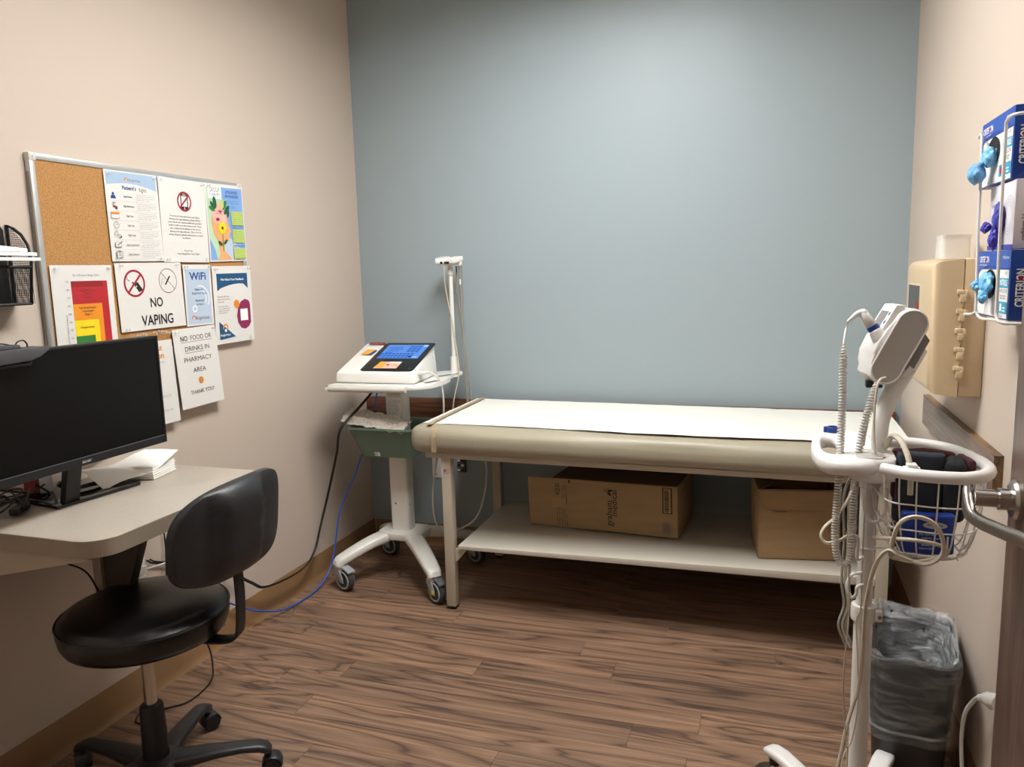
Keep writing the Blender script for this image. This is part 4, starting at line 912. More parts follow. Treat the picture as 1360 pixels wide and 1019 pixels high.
def caster(leg, c, head, r=.050, brake=True, cap=None):
    c = V(c); h = V((math.cos(head), math.sin(head), 0)); w = V((-h.y, h.x, 0)); wc = V((c.x, c.y, 0)) + h * .026 + V((0, 0, r + .0008))
    b = new(); prof = [(-.0, -.016), (r - .008, -.016), (r - .001, -.010), (r, 0), (r - .001, .010), (r - .008, .016), (0, .016)]; lathe(b, prof, n=28, mx=axis_m(wc, w)); wh = obj('wheel', b, 'caster_tread', leg)
    b = new()
    for q in (-1, 1):
        tube(b, [wc + w * (q * .0165) + (h * math.cos(t) + V((0, 0, math.sin(t)))) * (r * .74) for t in [2 * PI * i / 28 for i in range(28)]], .0042, 6, True)
    obj('wheel_rim', b, 'caster_grey', leg)
    b = new()
    for q in (-1, 1): prism(b, [wc + w * (q * .021) + h * x + V((0, 0, z)) for x, z in ((-.012, -.010), (.012, -.010), (.010, .012), (-.012, .048), (-.046, .052), (-.048, .034))], w * (q * .004), .001)
    cyl(b, V((c.x, c.y, r + .036)), (0, 0, 1), .024, .028, 18, .003); obj('fork', b, 'caster_grey', leg)
    if brake:
        b = new(); prism(b, [wc + w * q + h * x + V((0, 0, z)) for q, x, z in ((-.018, -.01, .056), (-.020, .045, .036), (.020, .045, .036), (.018, -.01, .056))], (0, 0, .010), .003); obj('brake_pedal', b, 'caster_grey' if cap is None else 'rubber_grey', leg)
    if cap:
        b = new(); cyl(b, wc + w * -.024, -w, .009, .004, 14); cyl(b, wc + w * .024, w, .009, .004, 14); obj('axle_cap', b, cap, leg)
for p0, tip, hd, br, cap in (((-1.64, 2.99, .196), (-1.775, 2.812, .124), -.35, True, None), ((-1.50, 2.985, .196), (-1.325, 2.802, .124), -.55, True, 'yellow_cap'),
                             ((-1.645, 3.09, .196), (-1.785, 3.255, .124), -.2, False, None), ((-1.49, 3.09, .196), (-1.33, 3.262, .124), -.4, False, None)):
    lg = obj('leg', leg_sweep(p0, tip), 'white_enamel', G, smooth=50); caster(lg, tip, hd, .050, br, cap)
b = new(); prism(b, [(x - 1.578, y + 3.045, .215) for x, y in rrect(.090, .072, .014, 4)], (0, 0, .655)); obj('column', b, 'white_enamel', G, smooth=50)
b = new(); cyl(b, (-1.594, 3.0090, .345), (0, -1, 0), .004, .0015, 10); cyl(b, (-1.5335, 3.03, .338), (1, 0, 0), .003, .0015, 8); obj('column_screw', b, 'rubber_grey', G)
P = Print(G, (-1.616, 3.0086, .745), (.074, 0, 0), (0, 0, .115))
P.rect(0, .0, 1, .72, 'ink_white', 'instruction_label'); P.rect(.1, .8, .95, .98, 'offwhite_plastic', 'instruction_label')
P.text('CAUTION: Do not overload', .5, .88, .004, 'ink_grey', 'lettering', 'C', .02, 0, .056)
for i in range(9): P.text(('To avoid tipping the cart do not', 'exceed the load limits shown here', 'Shelf 10 kg  Bin 2 kg', 'Lock casters before use', 'Max. load of cart 18 kg', 'Clean with a damp cloth', 'Refer to the user manual', 'before first use of cart', 'Indoor use only')[i], .10, .63 - .066 * i, .0038, 'ink_grey', 'lettering', 'L', .012, 0, (.06, .064, .044, .05, .05, .052, .056, .05, .034)[i])
P.done()
# tray with grip bar and a wing that carries the cable pole
TZ = .893
tray = [(-1.790, 2.800), (-1.755, 2.812), (-1.50, 2.822), (-1.42, 2.823), (-1.375, 2.845), (-1.345, 2.90), (-1.335, 3.00), (-1.345, 3.10), (-1.375, 3.18), (-1.385, 3.265), (-1.37, 3.30), (-1.385, 3.33), (-1.46, 3.335), (-1.50, 3.27), (-1.56, 3.25), (-1.74, 3.24), (-1.775, 3.21), (-1.785, 2.84)]
b = new(); prism(b, [(p.x, p.y, TZ) for p in catmull([(x, y, 0) for x, y in tray], 3, True)], (0, 0, .018), .005); obj('tray', b, 'white_enamel', G, smooth=50)
b = new(); tube(b, [(-1.775, 2.803, TZ + .004), (-1.42, 2.815, TZ + .004)], .0135, 14); obj('grip_bar', b, 'offwhite_plastic', G)
for p, rz in (((-1.372, 2.965, TZ + .0182), 1.35), ((-1.398, 3.16, TZ + .0182), 1.15)):
    b = new(); prism(b, [frame(p, rz) @ V((x, y, 0)) for x, y in rrect(.085, .024, .011, 5)], (0, 0, .0008)); obj('grip_slot', b, 'rubber_grey', G)
PX, PY = -1.406, 3.300
b = new(); lathe(b, [(.0, TZ + .01), (.018, TZ + .01), (.016, TZ + .09), (.0, TZ + .09)], (PX, PY, 0), 18); obj('pole_socket', b, 'white_enamel', G)
b = new(); cyl(b, (PX, PY, TZ + .05), (-.004, 0, 1), .0095, .44, 16); obj('cable_pole', b, 'white_enamel', G)
b = new(); lathe(b, [(.0, 1.36), (.014, 1.36), (.014, 1.375), (.011, 1.40), (.0, 1.40)], (PX - .003, PY, 0), 14); pr_ = obj('pole_cap', b, 'offwhite_plastic', G)
b = new()
for dx, rz, L in ((-.030, .12, .052), (.022, -.18, .066)):
    mx = frame((PX - .004 + dx, PY - .02, 1.412), rz); prism(b, [mx @ V(p) for p in ((-.022, -.028, 0), (.022, -.028, 0), (.030, -.004, .004), (.026, .05, .012), (-.02, .05, .012), (-.030, -.004, .004))], (0, 0, .022), .004)
box(b, (PX - .05, PY + .0, 1.402), (PX + .048, PY + .03, 1.424), .004); obj('cable_hanger', b, 'white_plastic', G)
b = new()
for dx in (-.02, .0, .012): box(b, (PX - .004 + dx - .005, PY - .0515, 1.410), (PX - .004 + dx + .004, PY - .047, 1.421))
obj('hanger_slot', b, 'dark_hole', G)
# smoked green bin hung on the column
def ringpts(x0, x1, y0, y1, z, r=.03): return [V(((x0 + x1) / 2 + x, (y0 + y1) / 2 + y, z)) for x, y in rrect(x1 - x0, y1 - y0, r, 4)]
b = new(); OUT = [ringpts(-1.690, -1.445, 2.885, 3.065, .590), ringpts(-1.726, -1.420, 2.845, 3.10, .712), ringpts(-1.736, -1.410, 2.835, 3.11, .716), ringpts(-1.736, -1.410, 2.835, 3.11, .726), ringpts(-1.722, -1.424, 2.849, 3.096, .722), ringpts(-1.686, -1.449, 2.889, 3.061, .5935)]
rings(b, OUT); bn = obj('storage_bin', b, 'bin_green', G, smooth=50)
P = Print(bn, (-1.615, 2.8830, .594), (.026, 0, 0), (0, -.0065, .0185)); P.rect(0, 0, 1, 1, 'ink_white', 'sticker'); P.disc(.3, .5, .006, 'ink_black', 'sticker', 14); P.disc(.3, .5, .0035, 'ink_white', 'sticker', 12); P.text('5 lb', .72, .35, .004, 'ink_black', 'sticker'); P.done()
b = new(); tube(b, [(-1.70, 2.895, .593), (-1.46, 2.895, .593)], .003, 6); obj('bin_seam', b, 'rubber_grey', bn)
# crumpled newsprint bag in the bin
b = new()
def crumple(u, v):
    x = -1.752 + .290 * u; y = 2.842 + .10 * v
    z = .738 + .016 * math.sin(3 * u + 1) - .010 * u + .03 * v + .014 * noise.noise(V((u * 6, v * 5, 1))) + .007 * noise.noise(V((u * 15, v * 13, 2)))
    if u < .1: z += .012
    z -= (v < .15) * .012
    return V((x, y + .01 * noise.noise(V((u * 7, v * 7, 5))), z))
grid(b, crumple, 34, 14, .002); tag(obj('crumpled_bag', b, 'newsprint', None, smooth=60), 'crumpled grey printed bag spilling over the green cart bin', 'bag')

# ECG machine: a wedge with a black glass panel
E = thing('ecg_machine', 'white ECG machine with lit blue screen on the cart tray', 'ECG machine', (-1.61, 3.02, TZ + .018))
z0 = TZ + .0195
f0, f1 = V((-1.783, 2.868, z0)), V((-1.408, 2.880, z0)); k0, k1 = V((-1.795, 3.172, z0)), V((-1.440, 3.185, z0))
hf, hb = .046, .145
b = new()
vs = [f0, f1, k1, k0]; tp = [f0 + V((.004, .004, hf)), f1 + V((-.008, .004, hf)), k1 + V((-.010, -.004, hb)), k0 + V((.008, -.004, hb))]
V8 = [b.verts.new(p) for p in vs + tp]
for q in ((3, 2, 1, 0), (4, 5, 6, 7), (0, 1, 5, 4), (1, 2, 6, 5), (2, 3, 7, 6), (3, 0, 4, 7)): b.faces.new([V8[i] for i in q])
bmesh.ops.bevel(b, geom=b.edges[:], offset=.011, segments=4, profile=.5, affect='EDGES'); obj('housing', b, 'white_plastic', E, smooth=45)
P = Print(E, tp[0] + V((0, 0, .0003)), tp[1] - tp[0], tp[3] - tp[0])
pb = new(); n_ = P.n
ox = [(.29 + .68 * (.5 + x / .25), .04 + .94 * (.5 + y / .32)) for x, y in rrect(.25, .32, .018, 4)]
prism(pb, [P.at(u, v, .0004) for u, v in ox], n_ * .0022, .0008); obj('glass_panel', pb, 'ecg_glass', E)
P.p = P.p + n_ * .0028
P.rect(.36, .44, .90, .90, 'screen_blue', 'screen'); P.rect(.84, .84, .90, .90, 'screen_pale', 'screen')
for i in range(4): P.rect(.40, .80 - .06 * i, (.58, .60, .57, .5)[i], .822 - .06 * i, 'screen_key', 'screen')
for r_ in range(3):
    for c in range(9): P.rect(.365 + .05 * c, .455 + .055 * r_, .405 + .05 * c, .495 + .055 * r_, 'screen_key', 'screen')
for r_ in range(4):
    for c in range(3): P.rect(.68 + .055 * c, .64 + .055 * r_, .725 + .055 * c, .68 + .055 * r_, 'screen_key', 'screen')
P.rect(.82, .46, .88, .49, 'screen_pale', 'screen'); P.rect(.76, .47, .80, .50, 'ink_black', 'screen')
P.poly([(.45, .10), (.75, .10), (.75, .31), (.47, .31)], 'ink_pink', 'photo_sticker'); P.poly([(.455, .115), (.56, .115), (.56, .30), (.47, .30)], 'sticker_orange', 'photo_sticker'); P.rect(.60, .27, .75, .31, 'ink_white', 'photo_sticker')
for q in range(3): P.disc(.60 + .05 * q, .21, .008, ('ink_brown', 'ink_pink', 'sticker_orange')[q], 'photo_sticker', 12)
P.ring(.92, .10, .006, .0012, 'ink_grey', 'logo', 16); P.ring(.63, .94, .003, .0008, 'ink_grey', 'logo', 12)
P.p = P.p - n_ * .0024
P.poly([(.10, .55), (.23, .56), (.23, .73), (.12, .73)], 'sticker_orange', 'care_sticker'); P.poly([(.20, .55), (.25, .55), (.27, .70), (.24, .72)], 'ink_blue', 'care_sticker'); P.rect(.07, .905, .29, .975, 'sticker_red', 'asset_tag'); P.text('CALIBRATION', .18, .925, .006, 'ink_pink', 'asset_tag', 'C', 0, 0, .05); P.done()
P = Print(E, f1 + V((.0008, .02, .02)), k1 - f1, V((0, 0, .12))); P.disc(.80, .70, .004, 'ink_grey', 'port', 12); P.disc(.70, .55, .003, 'ink_grey', 'port', 12); P.done()
b = new(); box(b, (-1.425, 2.93, .945), (-1.385, 2.965, .958), .004); obj('lead_connector', b, 'cord_white', E)

def cord(name, label, pts, r, m, n=6, k=8, cat='cable', group=None, parent=None):
    b = new(); tube(b, catmull(pts, k), r, n)
    if parent is not None: return obj(name, b, m, parent, smooth=60, label=label)
    return tag(obj(name, b, m, None, smooth=60), label, cat, group)
cord('patient_cable', 'pale cable from the ECG machine side looping down behind table', [(-1.388, 2.95, .952), (-1.365, 2.96, .950), (-1.345, 2.99, .915), (-1.345, 3.02, .84), (-1.36, 3.05, .75), (-1.372, 3.05, .66), (-1.40, 3.03, .52), (-1.405, 3.0, .35), (-1.39, 3.02, .245), (-1.33, 3.05, .225), (-1.25, 3.12, .27), (-1.215, 3.16, .40), (-1.225, 3.2, .52), (-1.26, 3.22, .63)], .0042, 'cord_white')
for i, (dx, dy, bow) in enumerate(((-.012, -.052, .012), (.018, .03, .02), (.028, .034, .012), (.036, .02, .006), (.042, .03, .0), (.012, .034, .03))):
    cord('lead_wire', ('ECG lead wire hanging in front of the white cable pole', 'ECG lead wire nearest behind the white cable pole', 'ECG lead wire second behind the cable pole', 'ECG lead wire third behind the cable pole', 'outermost right ECG lead wire from the cable hanger', 'ECG lead wire crossing the foot of the cable pole')[i],
         [(PX + dx, PY + dy, 1.40), (PX + dx + .002, PY + dy - .0, 1.25), (PX + dx + bow, PY + dy, 1.05), (PX + dx + bow * 1.5, PY + dy, .90), (PX + dx + bow * 1.6, PY + dy + .01, .74), (PX + dx + bow * 1.6 - .01 * i, PY + .06 + dy * .3, .60)] if i else
         [(PX - .012, PY - .05, 1.405), (PX - .014, PY - .035, 1.30), (PX + .004, PY - .018, 1.15), (PX + .022, PY - .014, 1.00), (PX + .03, PY - .02, .90), (PX + .012, PY - .05, .78), (PX + .0, PY - .06, .66)], .0028, 'cord_grey' if i else 'cord_beige', group='ECG lead wires on the cable pole')
b = new(); box(b, (PX + .033, PY + .016, 1.315), (PX + .04, PY + .024, 1.34), .001); tag(obj('lead_clip', b, 'white_plastic', None), 'white snap clip on the ECG lead wires', 'clip')
cord('power_cord', 'double black cord running from the cart bin along left wall', [(-1.67, 2.99, .86), (-1.70, 2.91, .80), (-1.745, 2.826, .72), (-1.80, 2.87, .60), (-1.87, 2.90, .42), (-1.900, 2.86, .26), (-1.900, 2.80, .165), (-1.890, 2.68, .125), (-1.895, 2.45, .145), (-1.905, 2.36, .20), (-1.925, 2.20, .33), (-1.934, 1.95, .43), (-1.932, 1.90, .46)], .0034, 'cord_black', parent=G)
cord('power_cord', 'second black cord beside the double cord from the cart bin', [(-1.665, 2.985, .86), (-1.69, 2.905, .80), (-1.738, 2.822, .72), (-1.792, 2.865, .60), (-1.862, 2.895, .42), (-1.892, 2.852, .26), (-1.892, 2.80, .172), (-1.882, 2.68, .132), (-1.887, 2.45, .150), (-1.897, 2.36, .205), (-1.92, 2.20, .335), (-1.932, 1.96, .432), (-1.928, 1.91, .46)], .0028, 'cord_black', parent=G)
cord('network_cable', 'blue network cable hanging from the cart to the floor', [(-1.66, 3.02, .87), (-1.665, 3.00, .80), (-1.67, 3.02, .68), (-1.74, 3.02, .60), (-1.79, 3.0, .47), (-1.845, 2.95, .32), (-1.86, 2.91, .16), (-1.865, 2.86, .06), (-1.868, 2.76, .012), (-1.87, 2.64, .006), (-1.880, 2.52, .018), (-1.895, 2.42, .055), (-1.91, 2.34, .10), (-1.925, 2.2, .2)], .0035, 'cord_blue')

# blank wall plate and small cable box behind the table leg
t = thing('wall_plate', 'blank white wall plate low on the blue wall by table leg', 'wall plate', (-1.545, YB, .36)); obj('cover_plate', bx((-1.597, YB - .006, .356), (-1.488, YB, .472), .002), 'white_plastic', t)
b = new()
for x in (-1.575, -1.51): cyl(b, (x, YB - .006, .372), (0, -1, 0), .003, .001, 8); cyl(b, (x, YB - .006, .456), (0, -1, 0), .003, .001, 8)
obj('screw', b, 'rubber_grey', t)
t = thing('cable_block', 'small grey terminal block behind the table leg', 'terminal block', (-1.44, YB, .41)); obj('block_body', bx((-1.455, YB - .02, .395), (-1.415, YB, .475), .002), 'rubber_grey', t)
for i in range(3):
    for j in range(2): obj('terminal', bx((-1.453 + .02 * j, YB - .023, .402 + .024 * i), (-1.440 + .02 * j, YB - .02, .412 + .024 * i)), 'black_plastic' if (i + j) % 2 else 'white_plastic', t)
# ------------------------------------------------------------------ beige wall cabinet on the right wall
SCZ0, SCZ1, SCY0, SCY1 = 1.020, 1.372, 2.20, 2.605
Q = thing('sharps_cabinet', 'beige hinged plastic wall cabinet with small window', 'cabinet', (XR, (SCY0 + SCY1) / 2, SCZ0))
obj('back_shell', box(new(), (.4545, SCY0, SCZ0), (XR, SCY1, SCZ1), .005), 'beige_plastic', Q)
b = box(new(), (.385, SCY0, SCZ0), (.4535, SCY1, SCZ1), .0)
es = [e for e in b.edges if all(v.co.x < .39 for v in e.verts)]
bmesh.ops.bevel(b, geom=es, offset=.022, segments=5, profile=.5, affect='EDGES')
for v in b.verts:      # sides draw in slightly towards the front
    t = (.4535 - v.co.x) / .0685; v.co.y += t * .006 * (1 if v.co.y < 2.4 else -1); v.co.z -= t * .008 * (1 if v.co.z > 1.2 else -1)
obj('front_cover', b, 'beige_plastic', Q, smooth=50)
obj('window_frame', bx((.3842, 2.372, 1.150), (.3875, 2.556, 1.306), .001), 'beige_plastic_pale', Q)
obj('window', bx((.3836, 2.378, 1.156), (.3856, 2.550, 1.300)), 'smoked_window', Q)
obj('window_liner', bx((.3832, 2.380, 1.165), (.3842, 2.430, 1.255)), 'sticker_red', Q)
for i in range(5):
    z = 1.282 - .0485 * i
    h = obj('hinge', bx((.440, SCY0 - .009, z), (.462, SCY0 + .002, z + .012), .0015), 'beige_plastic_pale', Q)
    b = bx((.446, SCY0 - .011, z - .018), (.460, SCY0 + .002, z), .0015); box(b, (.4575, SCY0 - .012, z - .004), (.4625, SCY0, z + .010), .001); obj('hinge_clip', b, 'beige_plastic_pale', h)
    obj('hinge_pin', bx((.4515, SCY0 - .005, z - .030), (.4555, SCY0 + .001, z - .016), .001), 'beige_plastic', h)
t = thing('plastic_cup', 'upturned frosted plastic tub standing on top of beige cabinet', 'tub', (.445, 2.30, SCZ1))
b = new(); secs = []
for z, k in ((0, 1), (.045, .95), (.052, .95), (.056, .98), (.060, .98)): secs.append([V((.445 + x * k, 2.30 + y * k, SCZ1 + .0008 + z)) for x, y in rrect(.072, .085, .014, 4)])
rings(b, secs); obj('tub_wall', b, 'frosted_plastic', t)

# ------------------------------------------------------------------ glove boxes in the wire rack
RK = thing('glove_rack', 'white wire rack on right wall holding three glove boxes', 'rack', (XR, 1.83, 1.25))
YN, YFr, XRK = 1.715, 1.885, .412
b = new(); tube(b, catmull([(XR - .002, 1.69, 1.630), (XRK + .03, 1.69, 1.632), (XRK + .006, 1.698, 1.632), (XRK, 1.722, 1.626), (XRK, 1.728, 1.600), (XRK, 1.724, 1.45), (XRK, 1.715, 1.29), (XRK, 1.712, 1.262), (XRK + .004, 1.700, 1.248), (XRK + .03, 1.69, 1.2455), (XR - .002, 1.69, 1.2455)], 6), .0032, 8); obj('near_wire', b, 'white_enamel', RK)
b = new(); tube(b, catmull([(XR - .002, 2.06, 1.640), (XRK + .03, 1.985, 1.634), (XRK, 1.93, 1.625), (XRK, 1.905, 1.615), (XRK, 1.895, 1.45), (XRK, 1.875, 1.28), (XRK, 1.885, 1.255), (XRK, 1.97, 1.247), (XRK + .02, 2.0, 1.245), (XR - .002, 2.0, 1.245)], 6), .0032, 8); obj('far_wire', b, 'white_enamel', RK)
b = new(); tube(b, catmull([(XRK, 1.875, 1.262), (XRK + .006, 1.86, 1.246), (XRK + .02, 1.80, 1.2455), (XRK + .02, 1.72, 1.2455)], 5), .0028, 8); tube(b, [(XR - .012, 1.69, 1.2455), (XR - .012, 2.0, 1.2455)], .0028, 8); tube(b, [(XRK + .05, 1.69, 1.2455), (XRK + .05, 2.0, 1.2455)], .0028, 8); obj('bottom_wire', b, 'white_enamel', RK)
b = new(); tube(b, [(XR - .003, 1.70, 1.245), (XR - .003, 1.70, 1.632)], .0028, 8); tube(b, [(XR - .003, 2.0, 1.245), (XR - .003, 2.0, 1.636)], .0028, 8); obj('wall_wire', b, 'white_enamel', RK)

def glove_box(label, x0, y0, y1, z0, z1, style):
    g = thing('glove_box', label, 'box', (x0, (y0 + y1) / 2, z0), 0, 'glove boxes in the wire rack')
    obj('carton', bx((x0, y0, z0), (XR - .006, y1, z1), .0008), 'box_blue_deep' if style == 'blue' else 'box_lilac', g)
    P = Print(g, (x0 - .0003, y1, z0), (0, y0 - y1, 0), (0, 0, z1 - z0))      # the wide face, seen from the room
    Qn = Print(g, (x0, y0 - .0003, z0), (XR - .006 - x0, 0, 0), (0, 0, z1 - z0))  # the end towards the door
    if style == 'blue':
        P.rect(.02, .02, .97, .72, 'box_white', 'front_panel'); P.poly([(0, 1), (0, .62), (.10, .70), (.25, .765), (.42, .78), (.62, .755), (.80, .74), (1, .74), (1, 1)], 'box_blue', 'front_panel')
        P.text('CRITERION', .04, .83, .0125, 'ink_white', 'lettering', 'L', .02, 0, .075); P.text('nitrile exam gloves', .04, .775, .005, 'ink_white', 'lettering', 'L', .0, 0, .06); P.text('100 gloves', .95, .88, .006, 'ink_white', 'lettering', 'R', 0, 0, .045)
        P.disc(.245, .868, .006, 'ink_red', 'lettering', 12)
        P.rect(.70, .46, .965, .60, 'box_teal', 'label_band'); P.text('NITRILE', .835, .495, .0115, 'ink_white', 'lettering', 'C', .02, 0, .052)
        P.text('EXAM GLOVES', .835, .39, .0075, 'ink_grey', 'lettering', 'C', 0, 0, .058); P.text('Powder-free', .835, .33, .005, 'ink_black', 'lettering', 'C', 0, 0, .04); P.text('latex-free', .835, .295, .005, 'ink_black', 'lettering', 'C', 0, 0, .035)
        P.rect(.63, .09, .965, .26, 'box_teal', 'label_band'); P.disc(.69, .175, .0085, 'ink_red', 'label_band', 14); P.rect(.77, .12, .82, .23, 'ink_white', 'label_band'); P.rect(.85, .12, .92, .14, 'ink_white', 'label_band'); P.rect(.85, .165, .92, .185, 'ink_white', 'label_band')
        P.text('Medium', .80, .035, .006, 'ink_grey', 'lettering', 'C', 0, 0, .03); P.text('100', .90, .65, .007, 'ink_grey', 'lettering', 'C', 0, 0, .016)
        P.disc(.43, .50, .048, 'dark_hole', 'dispensing_hole', 28, .030)
        Qn.text('CRITERION', .34, .20, .0150, 'ink_white', 'lettering', 'L', .02, PI / 2, .072); Qn.disc(.24, .60, .0044, 'ink_red', 'lettering', 12); Qn.text('Medical gloves nitrile', .46, .20, .006, 'ink_white', 'lettering', 'L', 0, PI / 2, .074)
    else:
        P.text('POWDER-FREE', .10, .66, .006, 'ink_grey', 'lettering', 'L', 0, 0, .05); P.text('nitrile exam gloves', .10, .48, .006, 'ink_grey', 'lettering', 'L', 0, 0, .05)
        P.disc(.46, .44, .040, 'dark_hole', 'dispensing_hole', 28, .030)
        for q in range(4): P.ring(.80, .5, .020 + .006 * q, .0012, 'ink_faint', 'pattern', 24)
        P.rect(0, 0, 1, .07, 'glove_violet', 'band')
        Qn.text('Nitrile Exam Gloves', .66, .06, .009, 'ink_grey', 'lettering', 'L', 0, PI / 2, .10); Qn.text('POWDER-FREE', .93, .10, .009, 'ink_grey', 'lettering', 'L', 0, PI / 2, .085); Qn.text('confiderm 3.5', .28, .12, .007, 'ink_black', 'lettering', 'L', .01, PI / 2, .05); Qn.text('Medium', .28, .78, .006, 'ink_black', 'lettering', 'L', .01, PI / 2, .02)
    P.done(); Qn.done(); return g
glove_box('top blue-and-white CRITERION glove box in the wire rack', .430, 1.742, 1.985, 1.520, 1.657, 'blue')
glove_box('pale lilac glove box with violet glove, middle of the rack', .434, 1.722, 1.905, 1.387, 1.518, 'lilac')
glove_box('bottom blue-and-white CRITERION glove box in the wire rack', .430, 1.706, 1.950, 1.250, 1.385, 'blue')
def blob(o, r, seed, amp, fold=0):
    b = new(); bmesh.ops.create_icosphere(b, subdivisions=4, radius=1)
    for v in b.verts:
        d = v.co.copy(); n_ = noise.noise(d * 1.7 + V((seed, 0, 0))) * .5 + noise.noise(d * 4.0 + V((0, seed, 0))) * .25
        cr = 1 + amp * n_ - fold * abs(math.sin(6 * d.y + 3 * d.z + seed)) * .18
        v.co = V(o) + V((d.x * r[0], d.y * r[1], d.z * r[2])) * cr
    return b
g = obj('glove', blob((.420, 1.872, 1.577), (.014, .030, .022), 1.3, .45, .6), 'glove_blue', None, smooth=70); tag(g, 'light blue glove with rolled cuff hanging from top glove box', 'glove', 'gloves hanging out of their boxes')
b = blob((.402, 1.893, 1.5475), (.017, .032, .0225), 2.7, .25, .3); obj('glove_cuff', b, 'glove_cuff', g, smooth=70)
b = new(); tube(b, [V((.397, 1.893 + .027 * math.cos(q), 1.5475 + .0185 * math.sin(q))) for q in [2 * PI * k / 30 for k in range(30)]], .0016, 5, True); obj('cuff_bead', b, 'glove_cuff', g, smooth=70)
g2 = obj('glove', blob((.427, 1.800, 1.447), (.011, .022, .034), 4.1, .5, .7), 'glove_violet', None, smooth=70); tag(g2, 'violet glove hanging from the middle glove box', 'glove', 'gloves hanging out of their boxes')
obj('glove_finger', blob((.414, 1.838, 1.433), (.009, .022, .012), 8.4, .5, 1), 'glove_violet', g2, smooth=70); obj('glove_finger', blob((.418, 1.795, 1.408), (.009, .013, .022), 2.2, .5, 1), 'glove_violet', g2, smooth=70)
g3 = obj('glove', blob((.419, 1.832, 1.320), (.013, .036, .023), 6.1, .45, .7), 'glove_blue', None, smooth=70); tag(g3, 'light blue glove hanging from bottom glove box', 'glove', 'gloves hanging out of their boxes')
obj('glove_finger', blob((.409, 1.872, 1.314), (.009, .020, .011), 3.3, .5, 1), 'glove_blue', g3, smooth=70); obj('glove_finger', blob((.41, 1.815, 1.292), (.009, .020, .014), 5.3, .5, 1), 'glove_blue', g3, smooth=70)

# ------------------------------------------------------------------ open door along the right wall
d1 = thing('door_1', 'open brown wooden door with lever handle at right edge', 'door', (.42, .93, 0)); d1['kind'] = 'structure'
del d1['category']; del d1['label']
obj('door_slab', bx((.400, .362, .012), (.444, 1.507, 2.13), .0015), 'door_wood', d1)
b = new(); 
for z in (.25, 1.05, 1.88): cyl(b, (.452, .358, z), (0, 0, 1), .008, .10, 12); box(b, (.444, .352, z), (.4535, .366, z + .1))
obj('door_hinge', b, 'brushed_steel', d1)
lv = None
b = new(); lathe(b, [(.0, 0), (.034, 0), (.034, .006), (.030, .011), (.022, .013), (.0, .013)], n=36, mx=axis_m((.400, 1.455, .966), (-1, 0, 0))); lv = obj('door_handle', b, 'brushed_steel', d1)
b = new(); lathe(b, [(.0, .010), (.0185, .010), (.0185, .030), (.0135, .0305), (.0135, .034), (.0150, .0345), (.0150, .066), (.0, .066)], n=28, mx=axis_m((.400, 1.455, .966), (-1, 0, 0))); obj('spindle', b, 'chrome', lv)
b = new(); secs = []
pts = catmull([(.330, 1.482, .962), (.327, 1.466, .954), (.328, 1.440, .940), (.336, 1.405, .938), (.350, 1.345, .944), (.362, 1.29, .951), (.370, 1.262, .954)], 6)
for i, p in enumerate(pts):
    t = ((pts[i + 1] if i + 1 < len(pts) else p) - (pts[i - 1] if i else p)).normalized(); s = V((0, 0, 1)).cross(t).normalized(); u = t.cross(s); f = i / (len(pts) - 1)
    hh = .024 - .013 * min(1, f * 2.6)
    secs.append([p + s * (x * .0075) + u * (y * hh) for x, y in RSEC])
rings(b, secs); obj('lever', b, 'brushed_steel', lv, smooth=50)
b = new(); cyl(b, (.3222, 1.415, .947), (-1, 0, 0), .003, .001, 10); obj('set_screw', b, 'stand_grey_dark', lv)
obj('latch_plate', bx((.408, 1.5065, .925), (.436, 1.5085, 1.0)), 'brushed_steel', d1)

# ------------------------------------------------------------------ vital signs stand
VX, VY = .207, 1.775
N = thing('vitals_stand', 'white rolling vital signs stand with handle in front of table', 'medical stand', (VX, VY, 0))
b = new(); cyl(b, (VX, VY, .09), (0, 0, 1), .0195, .50, 22); obj('lower_pole', b, 'stand_plastic', N)
b = new(); cyl(b, (VX, VY, .58), (0, 0, 1), .0165, .34, 22); obj('upper_pole', b, 'stand_plastic', N)
b = new(); lathe(b, [(.0, .583), (.0255, .583), (.0265, .588), (.0265, .612), (.0250, .618), (.0, .618)], (VX, VY, 0), 26); box(b, (VX + .022, VY - .022, .588), (VX + .036, VY - .004, .612), .002); cl = obj('collar', b, 'stand_plastic', N)
b = new(); cyl(b, (VX + .030, VY - .022, .600), (0, -1, 0), .004, .002, 10); cyl(b, (VX - .014, VY - .0222, .606), (0, -1, 0), .0022, .001, 8); obj('clamp_screw', b, 'chrome', cl)
b = new(); lathe(b, [(.0, .055), (.060, .055), (.066, .065), (.060, .088), (.030, .100), (.024, .12), (.0, .12)], (VX, VY, 0), 26); obj('hub', b, 'stand_plastic', N)
a0 = math.atan2(1.985 - VY, .004 - VX)
